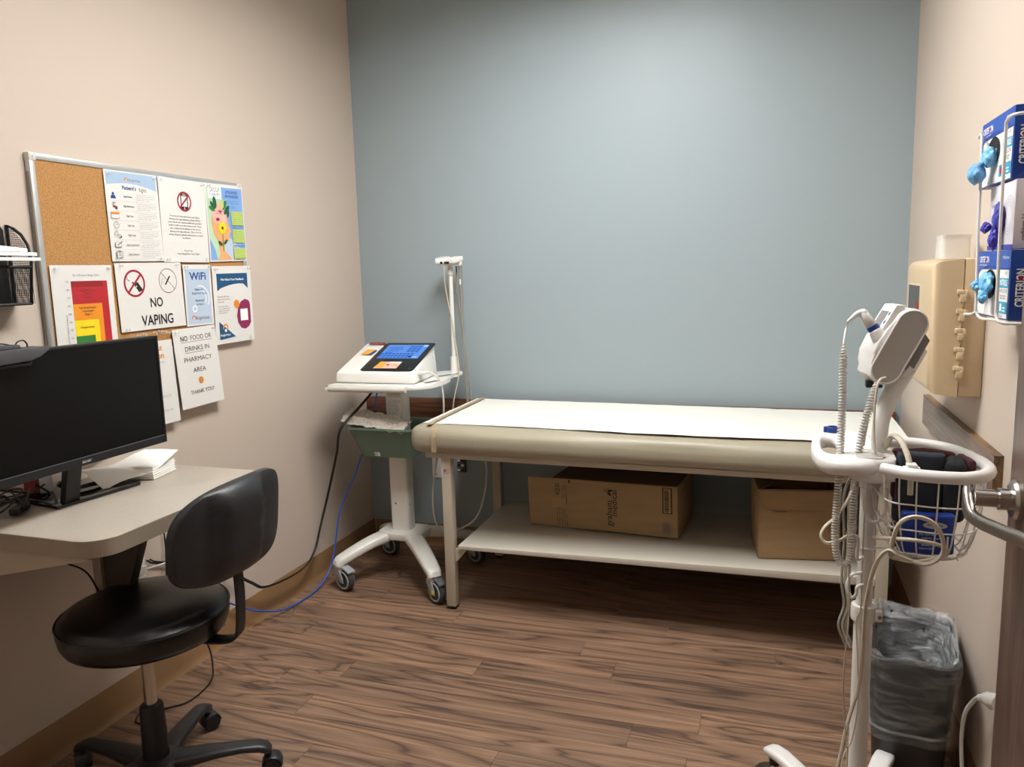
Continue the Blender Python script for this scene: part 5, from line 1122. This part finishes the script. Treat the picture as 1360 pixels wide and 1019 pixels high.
for k in range(5):
    a = a0 - 2 * PI * k / 5 + (.12 if k == 1 else 0); d = V((math.cos(a), math.sin(a), 0)); s = V((-d.y, d.x, 0)); secs = []
    for r, wd, z0, z1 in ((.03, .026, .062, .096), (.10, .024, .075, .105), (.18, .022, .092, .119), (.222, .023, .101, .125), (.258, .0225, .100, .123), (.274, .019, .098, .117), (.280, .010, .100, .110)):
        secs.append([V((VX, VY, 0)) + d * r + s * (x * wd) + V((0, 0, (z0 + z1) / 2 + y * (z1 - z0) / 2)) for x, y in RSEC])
    b = new(); rings(b, secs); lg = obj('leg', b, 'stand_plastic', N, smooth=60)
    c = V((VX, VY, 0)) + d * .252; f = (s * .8 + d * .6).normalized(); w = f.cross(V((0, 0, 1)))
    b = new(); cyl(b, c + V((0, 0, .078)), (0, 0, 1), .014, .022, 16)
    obj('caster_collar', b, 'black_plastic', lg)
    b = new()
    for q in (-1, 1): cyl(b, c + f * .016 + w * (q * .004) + V((0, 0, .0325)), w * q, .032, .016, 24, .004)
    obj('caster', b, 'black_gloss', lg)
    b = new(); secs = []
    for t in [PI * -.1 + PI * 1.1 * i / 8 for i in range(9)]: secs.append([c + f * .016 + V((0, 0, .0325)) + (f * math.cos(t) + V((0, 0, math.sin(t)))) * q2 + w * q for q2, q in ((.033, -.022), (.037, -.018), (.037, .018), (.033, .022))])
    rings(b, secs); cyl(b, c + V((0, 0, .06)), (0, 0, 1), .010, .025, 12); obj('caster_hood', b, 'chrome', lg)
# moulded tray: block round the pole and a loop handle pointing into the room
b = new(); outl = [(.168, 1.668), (.236, 1.668), (.246, 1.70), (.246, 1.78), (.236, 1.825), (.19, 1.835), (.170, 1.81), (.164, 1.73)]
prism(b, [(p.x, p.y, .924) for p in catmull([(x, y, 0) for x, y in outl], 4, True)], (0, 0, .048), .013); obj('tray_block', b, 'stand_plastic', N, smooth=60)
b = new(); lathe(b, [(.0, .888), (.022, .888), (.027, .90), (.030, .925), (.0, .93)], (VX, VY - .0, 0), 22); obj('block_skirt', b, 'stand_plastic', N)
oo = catmull([(x, y, 0) for x, y in ((.196, 1.648), (.150, 1.636), (.112, 1.652), (.092, 1.700), (.088, 1.770), (.096, 1.850), (.120, 1.900), (.155, 1.912), (.196, 1.900), (.222, 1.87), (.226, 1.78), (.222, 1.69))], 3, True)
ii = catmull([(x, y, 0) for x, y in ((.138, 1.722), (.128, 1.716), (.118, 1.718), (.110, 1.735), (.108, 1.770), (.110, 1.808), (.117, 1.826), (.128, 1.830), (.138, 1.826), (.142, 1.805), (.143, 1.770), (.142, 1.738))], 3, True)
b = new()
def lerp_ring(t, z, src=None): return [V((o_.x + (i_.x - o_.x) * t, o_.y + (i_.y - o_.y) * t, z + .012 * (o_.y - 1.64) / .27)) for o_, i_ in zip(oo, ii)]
rings(b, [lerp_ring(0, .952), lerp_ring(0, .962), lerp_ring(.10, .971), lerp_ring(.30, .9735), lerp_ring(.78, .9735), lerp_ring(.95, .970), lerp_ring(1, .962), lerp_ring(1, .950), lerp_ring(.93, .944), lerp_ring(.3, .938), lerp_ring(.08, .943)], cyc=True); obj('handle', b, 'stand_plastic', N, smooth=60)
b = new(); prism(b, [(.196 + x, 1.705 + y, .9712) for x, y in rrect(.05, .065, .010, 4)], (0, 0, .004), .0015); prism(b, [(.214 + x, 1.70 + y, .975) for x, y in rrect(.024, .03, .004, 3)], (0, 0, .0012)); obj('arm_socket', b, 'stand_grey', N)
b = new(); lathe(b, [(.013, .978), (.0135, .980), (.0135, .997), (.012, .999), (.009, .999), (.008, .990), (.0, .990)], (.138, 1.866, 0), 20); lathe(b, [(.003, .984), (.006, .984), (.006, .998), (.003, .998)], (.124, 1.866, 0), 10); obj('probe_cap', b, 'knob_blue', N)
# leaning arm
ap = catmull([(.221, 1.745, .955), (.221, 1.755, 1.0), (.228, 1.778, 1.045), (.250, 1.80, 1.095), (.276, 1.815, 1.145), (.296, 1.826, 1.185)], 6)
b = new(); tube(b, ap, [.0150 + .0065 * i / (len(ap) - 1) for i in range(len(ap))], 16); obj('support_arm', b, 'stand_plastic', N, smooth=60)
# ring and wire basket
rp = [(.215, 1.640), (.27, 1.602), (.345, 1.596), (.392, 1.630), (.410, 1.695), (.396, 1.790), (.365, 1.858), (.31, 1.893), (.245, 1.892), (.20, 1.862)]
ringc = catmull([(x, y, .962) for x, y in rp], 6)
b = new(); tube(b, ringc, .0125, 12); obj('basket_rim', b, 'stand_plastic', N, smooth=60)
bc0 = V((.315, 1.735, 0))
def bpt(p, f, z): return V((bc0.x + (p.x - bc0.x) * f, bc0.y + (p.y - bc0.y) * f, z))
loop = catmull([(x, y, .962) for x, y in rp], 6, True)
b = new(); n_ = len(loop)
LV = ((.96, .958), (.95, .915), (.90, .870), (.83, .828), (.72, .790), (.60, .780))
def bas(i, t):
    k = t * (len(LV) - 1); j = min(int(k), len(LV) - 2); q = k - j
    return bpt(loop[i % n_], LV[j][0] + (LV[j + 1][0] - LV[j][0]) * q, LV[j][1] + (LV[j + 1][1] - LV[j][1]) * q)
wires = new()
for i in range(0, n_, 3):
    w_ = new(); tube(w_, [bas(i, t / 8) for t in range(9)], .0016, 6); obj('basket_wire', w_, 'stand_plastic', N)
for t in (.27, .52, .80):
    w_ = new(); tube(w_, [bas(i, t) for i in range(n_)], .0016, 6, True); obj('basket_hoop', w_, 'stand_plastic', N)
w_ = new(); tube(w_, [bas(i, 1) for i in range(n_)], .0022, 6, True)
for x in (.26, .285, .31, .335, .36): tube(w_, [(x, 1.66, .778), (x, 1.81, .778)], .0014, 5)
obj('basket_floor', w_, 'stand_plastic', N)
# cord hooks on the pole
for pts in ([(.198, 1.752, .70), (.176, 1.748, .692), (.168, 1.742, .668), (.178, 1.74, .646), (.186, 1.735, .655), (.188, 1.735, .672), (.2, 1.745, .675)], [(.199, 1.75, .735), (.186, 1.74, .735), (.186, 1.738, .778), (.176, 1.738, .788), (.168, 1.74, .782)], [(.190, 1.70, .905), (.191, 1.70, .862), (.205, 1.698, .835), (.222, 1.698, .838), (.232, 1.70, .86), (.232, 1.70, .905)]):
    b = new(); tube(b, catmull(pts, 6), .0036, 8); obj('cord_hook', b, 'stand_plastic', N)
b = new(); tube(b, [(VX + .0185 * math.cos(t), VY + .0185 * math.sin(t), .752) for t in [2 * PI * i / 20 for i in range(20)]], .0018, 6, True); tube(b, [(VX + .018, VY - .004, .752), (.27, 1.70, .782)], .0018, 6); obj('basket_brace', b, 'stand_plastic', N)

# thermometer / monitor head on the arm
H = thing('vitals_monitor', 'white capsule-shaped thermometer head on the stand arm', 'medical device', (.25, 1.79, 1.12))
he = V((.985, .17, 0)).normalized(); hz = V((0, 0, 1)); hn = V((-.17, .985, 0)).normalized(); hc = V((.252, 1.762, 1.192))
def hp(x, z, d): return hc + he * x + hz * z + hn * d
tl_ = math.radians(27); ca, sa = math.cos(tl_), math.sin(tl_)
def cap(L, r, n=12):
    o = [(r * math.cos(t), L / 2 + r * math.sin(t)) for t in [PI * i / n for i in range(n + 1)]] + [(r * math.cos(t), -L / 2 + r * math.sin(t)) for t in [PI + PI * i / n for i in range(n + 1)]]
    return [(x * ca + y * sa, -x * sa + y * ca) for x, y in o]
body = cap(.104, .0335)
hx = [(x, z) for x, z in body]
# front wedge bulging towards the bed
k0 = [i for i, (x, z) in enumerate(hx)]
wedge = [(-.066, -.020), (-.061, .0), (-.040, .024), (-.014, .036), (.002, .055), (.020, .078)]
upper = [p for p in hx if p[0] * ca - p[1] * sa >= -.031]
uo = hx[0:12]                       # right side and top cap
lo_ = hx[15:26]
outl = hx[1:12] + [(-.010, .054), (-.026, .034), (-.040, .018), (-.053, -.012), (-.047, -.034)] + hx[16:25]
b = new(); prism(b, [hp(x, z, 0) for x, z in outl], hn * .098, .006); obj('housing', b, 'stand_plastic', H, smooth=50)
inner = cap(.104, .0275)
b = new(); prism(b, [hp(x, z, -.0012) for x, z in inner], hn * .004, 0); obj('side_panel', b, 'stand_grey', H)
b = new(); tube(b, [hp(x, z, -.001) for x, z in cap(.104, .0295, 14)], .0020, 6, True); obj('panel_rim', b, 'stand_plastic', H, smooth=60)
b = new(); prism(b, [hp(x, z, .012) for x, z in ((.052, .030), (.064, .012), (.034, -.050), (.014, -.048), (.046, .032))], hn * .075, .002); obj('battery_pack', b, 'stand_grey_dark', H)
b = new(); prism(b, [hp(x, z, .01) for x, z in ((.026, -.040), (.040, -.052), (.022, -.068), (.010, -.062))], hn * .06, .002); obj('mount_bracket', b, 'stand_plastic', H)
# display strip on the sloping front face
fd = V((math.sin(tl_), 0, math.cos(tl_)))
def fp(a_, w_, e=0):  # a_ along the tilted front, w_ across the thickness
    q0 = (-.034, .034); q1 = (-.006, .084)
    x = q0[0] + (q1[0] - q0[0]) * a_ - e * .87; z = q0[1] + (q1[1] - q0[1]) * a_ + e * .49
    return hp(x, z, w_)
b = new(); prism(b, [fp(-.05, .012), fp(-.05, .092), fp(1.05, .092), fp(1.05, .012)], he * .020, .003); obj('display_bezel', b, 'white_plastic', H)
b = new(); prism(b, [fp(.10, .034, .0006), fp(.10, .080, .0006), fp(.78, .080, .0006), fp(.78, .034, .0006)], he * .003); obj('display', b, 'stand_grey_dark', H)
b = new()
for a_, w_ in ((.62, .024), (.28, .022)): prism(b, [fp(a_, w_ - .004, .0006), fp(a_, w_ + .004, .0006), fp(a_ + .14, w_ + .004, .0006), fp(a_ + .14, w_ - .004, .0006)], he * .002)
obj('button', b, 'knob_blue', H)
# probe standing in its well
pw = hp(-.042, .034, .022); pd = (V((-.030, .006, .046))).normalized()
b = new(); cyl(b, pw - pd * .022, pd, .017, .024, 20, .003, .014); obj('probe_well', b, 'stand_plastic', H)
b = new(); cyl(b, pw + pd * .001, pd, .0125, .011, 20, .001); obj('probe_ring', b, 'knob_blue', H)
b = new(); cyl(b, pw + pd * .010, pd, .0118, .036, 18, .002, .0085); pt = pw + pd * .045; tip = pt + V((-.028, 0, -.019))
tube(b, catmull([pw + pd * .036, pt, pt + V((-.012, 0, -.004)), tip], 5), [.0085] * 6 + [.0075 - .0004 * i for i in range(10)], 10); obj('probe', b, 'stand_plastic', H, smooth=60)
b = new(); box(b, (-.016, -.012, -.016), (.016, .012, 0), .002, 2, frame(hp(-.038, -.072, .03))); obj('cable_socket', b, 'black_plastic', H)

# coiled probe cord
path = catmull([tip + V((.0, 0, .001)), tip + V((-.004, 0, -.016)), (.1435, 1.74, 1.205)], 6)
cpts = catmull([(.1435, 1.735, 1.205), (.1435, 1.72, 1.071), (.141, 1.71, .92), (.138, 1.71, .81), (.1415, 1.71, .757), (.150, 1.71, .735), (.160, 1.71, .732), (.170, 1.71, .750), (.1715, 1.712, .83), (.175, 1.716, .944), (.186, 1.722, 1.025), (.202, 1.735, 1.089), (.210, 1.745, 1.122)], 24)
L = [0]
for p, q in zip(cpts, cpts[1:]): L.append(L[-1] + (q - p).length)
hel = []; pitch = .0062; N_ = int(L[-1] / pitch * 9); j = 0; up = V((0, 1, 0))
for i in range(N_):
    s = L[-1] * i / N_
    while j < len(L) - 2 and L[j + 1] < s: j += 1
    q = (s - L[j]) / (L[j + 1] - L[j]); p = cpts[j].lerp(cpts[j + 1], q); t = (cpts[min(j + 2, len(cpts) - 1)] - cpts[max(0, j - 1)]).normalized()
    u = (up - t * up.dot(t)).normalized(); v = t.cross(u); an = 2 * PI * s / pitch; r = .0066 * min(1, s / .03, (L[-1] - s) / .03 + .3)
    hel.append(p + (u * math.cos(an) + v * math.sin(an)) * r)
b = new(); tube(b, path[:-1] + hel, .0020, 5); tag(obj('coiled_cord', b, 'cord_white', None, smooth=60), 'long white coiled probe cord looping below the stand handle', 'cord')
cord('cable', 'grey cable from the thermometer head down the stand arm', [(.216, 1.77, 1.125), (.205, 1.76, 1.09), (.195, 1.75, 1.04), (.188, 1.74, .985)], .004, 'cord_grey')
cord('cable', 'thin cream cable from thermometer head into the arm socket', [(.226, 1.74, 1.132), (.212, 1.725, 1.125), (.2055, 1.715, 1.09), (.204, 1.705, 1.03), (.206, 1.695, .99), (.209, 1.69, .968)], .0026, 'cord_beige')
cord('hose', 'pale grey twin hose arching from stand arm into the basket', [(.232, 1.74, .985), (.240, 1.72, 1.012), (.252, 1.69, 1.010), (.262, 1.66, .985), (.266, 1.645, .955), (.268, 1.65, .91)], .0062, 'cord_beige', cat='hose')
b = new(); box(b, (.252, 1.634, .955), (.282, 1.652, .968), .002); box(b, (.258, 1.628, .950), (.276, 1.656, .975), .002); tag(obj('hose_clip', b, 'cord_white', None), 'white connector on the twin hose above basket rim', 'connector')
cord('power_cord', 'thick cream power cord looped under basket down the pole', [(.205, 1.66, .812), (.224, 1.62, .826), (.272, 1.59, .836), (.317, 1.60, .826), (.330, 1.62, .803), (.287, 1.63, .780), (.247, 1.63, .782), (.232, 1.61, .800), (.238, 1.575, .868), (.263, 1.572, .888), (.295, 1.572, .880), (.314, 1.575, .850), (.316, 1.585, .812), (.29, 1.59, .790), (.25, 1.59, .800), (.225, 1.60, .808), (.206, 1.62, .765), (.198, 1.66, .67), (.200, 1.70, .55), (.199, 1.73, .45), (.180, 1.73, .36), (.165, 1.73, .26), (.13, 1.72, .05)], .0042, 'cord_beige', parent=N)
cord('cable', 'thin cream cable hanging left of the stand pole', [(.163, 1.722, .80), (.168, 1.72, .72), (.172, 1.72, .61), (.166, 1.72, .47), (.172, 1.72, .36), (.180, 1.72, .26), (.17, 1.71, .05)], .0018, 'cord_beige')
cord('cable', 'thin cream cable running down the front of stand pole', [(.197, 1.745, .88), (.198, 1.752, .70), (.198, 1.748, .62), (.190, 1.745, .59), (.196, 1.748, .50), (.200, 1.748, .40), (.190, 1.742, .31), (.172, 1.74, .25), (.16, 1.72, .06)], .0018, 'cord_beige')
cord('cable', 'pale loop of cable sticking out left behind the coiled cord', [(.186, 1.79, .90), (.168, 1.79, .85), (.145, 1.79, .81), (.122, 1.785, .785), (.115, 1.78, .765), (.128, 1.775, .752), (.158, 1.775, .764), (.176, 1.78, .780), (.186, 1.785, .79)], .0038, 'cord_beige')
for i, dx in enumerate((-.034, -.027, -.042)):
    cord('cable', ('grey cable hanging close behind the stand pole', 'second grey cable hanging behind the stand pole', 'outer grey cable hanging behind the stand pole')[i], [(VX + dx + .01, 1.80, .905), (VX + dx - .002 * i, 1.81, .85), (VX + dx, 1.805, .75), (VX + dx - .003, 1.80, .66), (VX + dx + .004, 1.80, .60), (VX + dx - .006, 1.80, .55), (VX + dx + .012, 1.80, .50)], .0032, 'cord_grey' if i else 'cord_beige', group='cables gathered behind the stand pole')

# blood pressure cuffs and the blue pouch in the basket
def cuff(name, label, lo, hi, m, rz=0, bend=0, cat='cuff'):
    b = new(); c = (V(lo) + V(hi)) / 2; s = V(hi) - V(lo)
    box(b, -s / 2, s / 2, min(s) * .35, 3); bmesh.ops.subdivide_edges(b, edges=b.edges[:], cuts=3, use_grid_fill=True)
    for v in b.verts:
        v.co.y += bend * (v.co.x ** 2 / .01) + .004 * noise.noise(v.co * 25 + V((c.x * 50, 0, 0))); v.co.z += .005 * noise.noise(V((v.co.x * 18, v.co.y * 18, c.y * 30)))
    bmesh.ops.transform(b, matrix=frame(c, rz), verts=b.verts[:]); o = obj(name, b, m, None, smooth=70)
    return tag(o, label, cat, 'blood pressure cuffs in the stand basket')
c_ = cuff('blood_pressure_cuff', 'dark navy blood pressure cuff at left of the wire basket', (.248, 1.690, .835), (.338, 1.716, .985), 'cuff_navy', .12, .004)
P = Print(c_, (.318, 1.6935, .945), (.018, .002, 0), (0, 0, .026)); P.rect(0, 0, 1, 1, 'cuff_black', 'label'); P.text('ADULT', .5, .2, .004, 'ink_grey', 'label', 'C', 0, 0, .014); P.rect(.2, .6, .8, .66, 'ink_grey', 'label'); P.done()
cuff('blood_pressure_cuff', 'black rolled blood pressure cuff at right of the wire basket', (.338, 1.672, .850), (.378, 1.740, .975), 'cuff_black', -.25, .01)
cuff('blood_pressure_cuff', 'maroon blood pressure cuff at the back of wire basket', (.252, 1.775, .86), (.372, 1.80, .972), 'cuff_maroon', -.1, .01)
cuff('blood_pressure_cuff', 'maroon cuff end standing at far right of the basket', (.372, 1.688, .87), (.386, 1.76, .975), 'cuff_maroon', .1, .0)
cuff('blood_pressure_cuff', 'black cuff tucked in behind the navy cuff in basket', (.262, 1.728, .84), (.345, 1.76, .955), 'cuff_black', .0, .004)
pb_ = cuff('wipes_pouch', 'blue pouch with white lettering low in the wire basket', (.255, 1.648, .788), (.352, 1.668, .872), 'pouch_blue', .03, .003, 'pouch'); del pb_['group']
P = Print(pb_, (.260, 1.6435, .790), (.090, .003, 0), (0, 0, .08)); P.disc(.60, .76, .022, 'ink_faint', 'label', 24, .007); P.text('welcare', .60, .74, .006, 'ink_teal', 'lettering', 'C', .01, 0, .028)
for i in range(5): P.text(('Do not fold', 'adult cuff', 'single tube', 'latex free', 'made in USA')[i], .30 + .05 * (i % 2), .50 - .09 * i, .004, 'ink_white', 'lettering', 'L', 0, 0, (.03, .035, .028, .03, .026)[i])
P.rect(.84, .1, .88, .5, 'ink_white', 'lettering'); P.done()

# ------------------------------------------------------------------ waste bin with clear liner
TC = V((.368, 2.145, 0)); TR = math.radians(-7)
t = thing('waste_bin', 'dark grey waste bin with clear plastic liner by right wall', 'waste bin', tuple(TC), TR)
mxT = frame(TC, TR)
def tring(wx, wy, z, r=.05, wob=0, seed=0, n=6):
    o = []
    wx *= 1.025; wy *= 1.025; z *= .965; pts = rrect(wx, wy, min(r, wx / 2 - .002), n)
    for i, (x, y) in enumerate(pts):
        k = 1 + wob * noise.noise(V((math.cos(2 * PI * i / len(pts)) * 3, math.sin(2 * PI * i / len(pts)) * 3, seed)))
        o.append(mxT @ V((x * k, y * k, z)))
    return o
b = new(); rings(b, [tring(.150, .240, .001), tring(.155, .245, .004), tring(.196, .312, .385), tring(.206, .322, .392), tring(.206, .322, .398), tring(.192, .308, .398), tring(.152, .242, .012)]); obj('bin_body', b, 'bin_charcoal', t, smooth=50)
b = new(); rs = []
for k in range(24):           # outside skirt, over the rim, and down inside
    f = k / 23
    if f < .5:
        q = f / .5; z = .165 + .238 * q; g = (z - .004) / .39; wx, wy = .155 + .047 * g + .012, .245 + .073 * g + .012
    elif f < .62:
        q = (f - .5) / .12; z = .403 + .012 * math.sin(PI * q); wx, wy = .214 - .026 * q, .330 - .026 * q
    else:
        q = (f - .62) / .38; z = .400 - .26 * q; g = (z - .004) / .39; wx, wy = .155 + .047 * g - .022 - .02 * q, .245 + .073 * g - .022 - .03 * q
    rs.append(tring(wx, wy, z, .05, .0, k * .25, 10))
def liner(rs, name, m, amp):
    b = new(); vv = [[b.verts.new(p) for p in r_] for r_ in rs]
    for a_, c in zip(vv, vv[1:]):
        for j in range(len(a_)): b.faces.new((a_[j], a_[(j + 1) % len(a_)], c[(j + 1) % len(a_)], c[j]))
    bmesh.ops.subdivide_edges(b, edges=b.edges[:], cuts=2, use_grid_fill=True); b.normal_update()
    for v in b.verts:
        inn = mxT.inverted() @ v.co
        v.co += v.normal * (amp * noise.noise(V((inn.x * 34 + inn.z * 12, inn.y * 34, inn.z * 16))) + amp * .5 * noise.noise(inn * 70))
        if v.co.z > .372: v.co.z += .016 * noise.noise(V((inn.x * 26, inn.y * 26, 2))) + (.016 * min(1, (v.co.z - .372) / .015) if inn.x < -.05 and inn.y > .02 else 0)
    obj(name, b, m, t, smooth=80)
liner(rs[:14], 'bin_liner', 'bag_film', .007); liner(rs[13:], 'liner_inside', 'bag_film_inside', .014)
b = new(); tube(b, [p + (p - (mxT @ V((0, 0, p.z)))).normalized() * .004 for p in tring(.180, .286, .196, .05, 0, 0, 8)], .004, 6, True); obj('liner_hem', b, 'bag_film', t, smooth=70)

# ------------------------------------------------------------------ outlet and plug behind the door edge
t = thing('wall_outlet', 'white outlet low on right wall beside the door edge', 'outlet', (XR, 1.84, .38)); obj('cover_plate', bx((XR - .006, 1.80, .32), (XR, 1.872, .44), .002), 'white_plastic', t)
t = thing('power_plug', 'white ribbed plug and cord low on the right wall', 'plug', (XR - .03, 1.86, .375))
b = new(); lathe(b, [(.0, 0), (.017, 0), (.019, .010), (.015, .026), (.009, .034), (.0, .034)], n=18, mx=axis_m((.498, 1.860, .380), (-.45, .55, -.05))); obj('plug_body', b, 'cord_white', t)
o_ = V((.484, 1.878, .379)); dd = V((-.22, .55, -.32)).normalized()
for i in range(5):
    b = new(); mx = axis_m(o_ + dd * (.004 + .0062 * i), dd); tube(b, [mx @ V(((.0088 - .0006 * i) * math.cos(q), (.0088 - .0006 * i) * math.sin(q), 0)) for q in [2 * PI * k / 16 for k in range(16)]], .0022, 6, True); obj('strain_rib', b, 'cord_white', t)
b = new(); tube(b, catmull([o_, o_ + dd * .034, (.470, 1.935, .338), (.462, 1.972, .28), (.462, 1.985, .20), (.468, 1.972, .10), (.472, 1.93, .02), (.470, 1.85, .006), (.46, 1.6, .006)], 8), .0048, 8); obj('cord', b, 'cord_white', t, smooth=60)
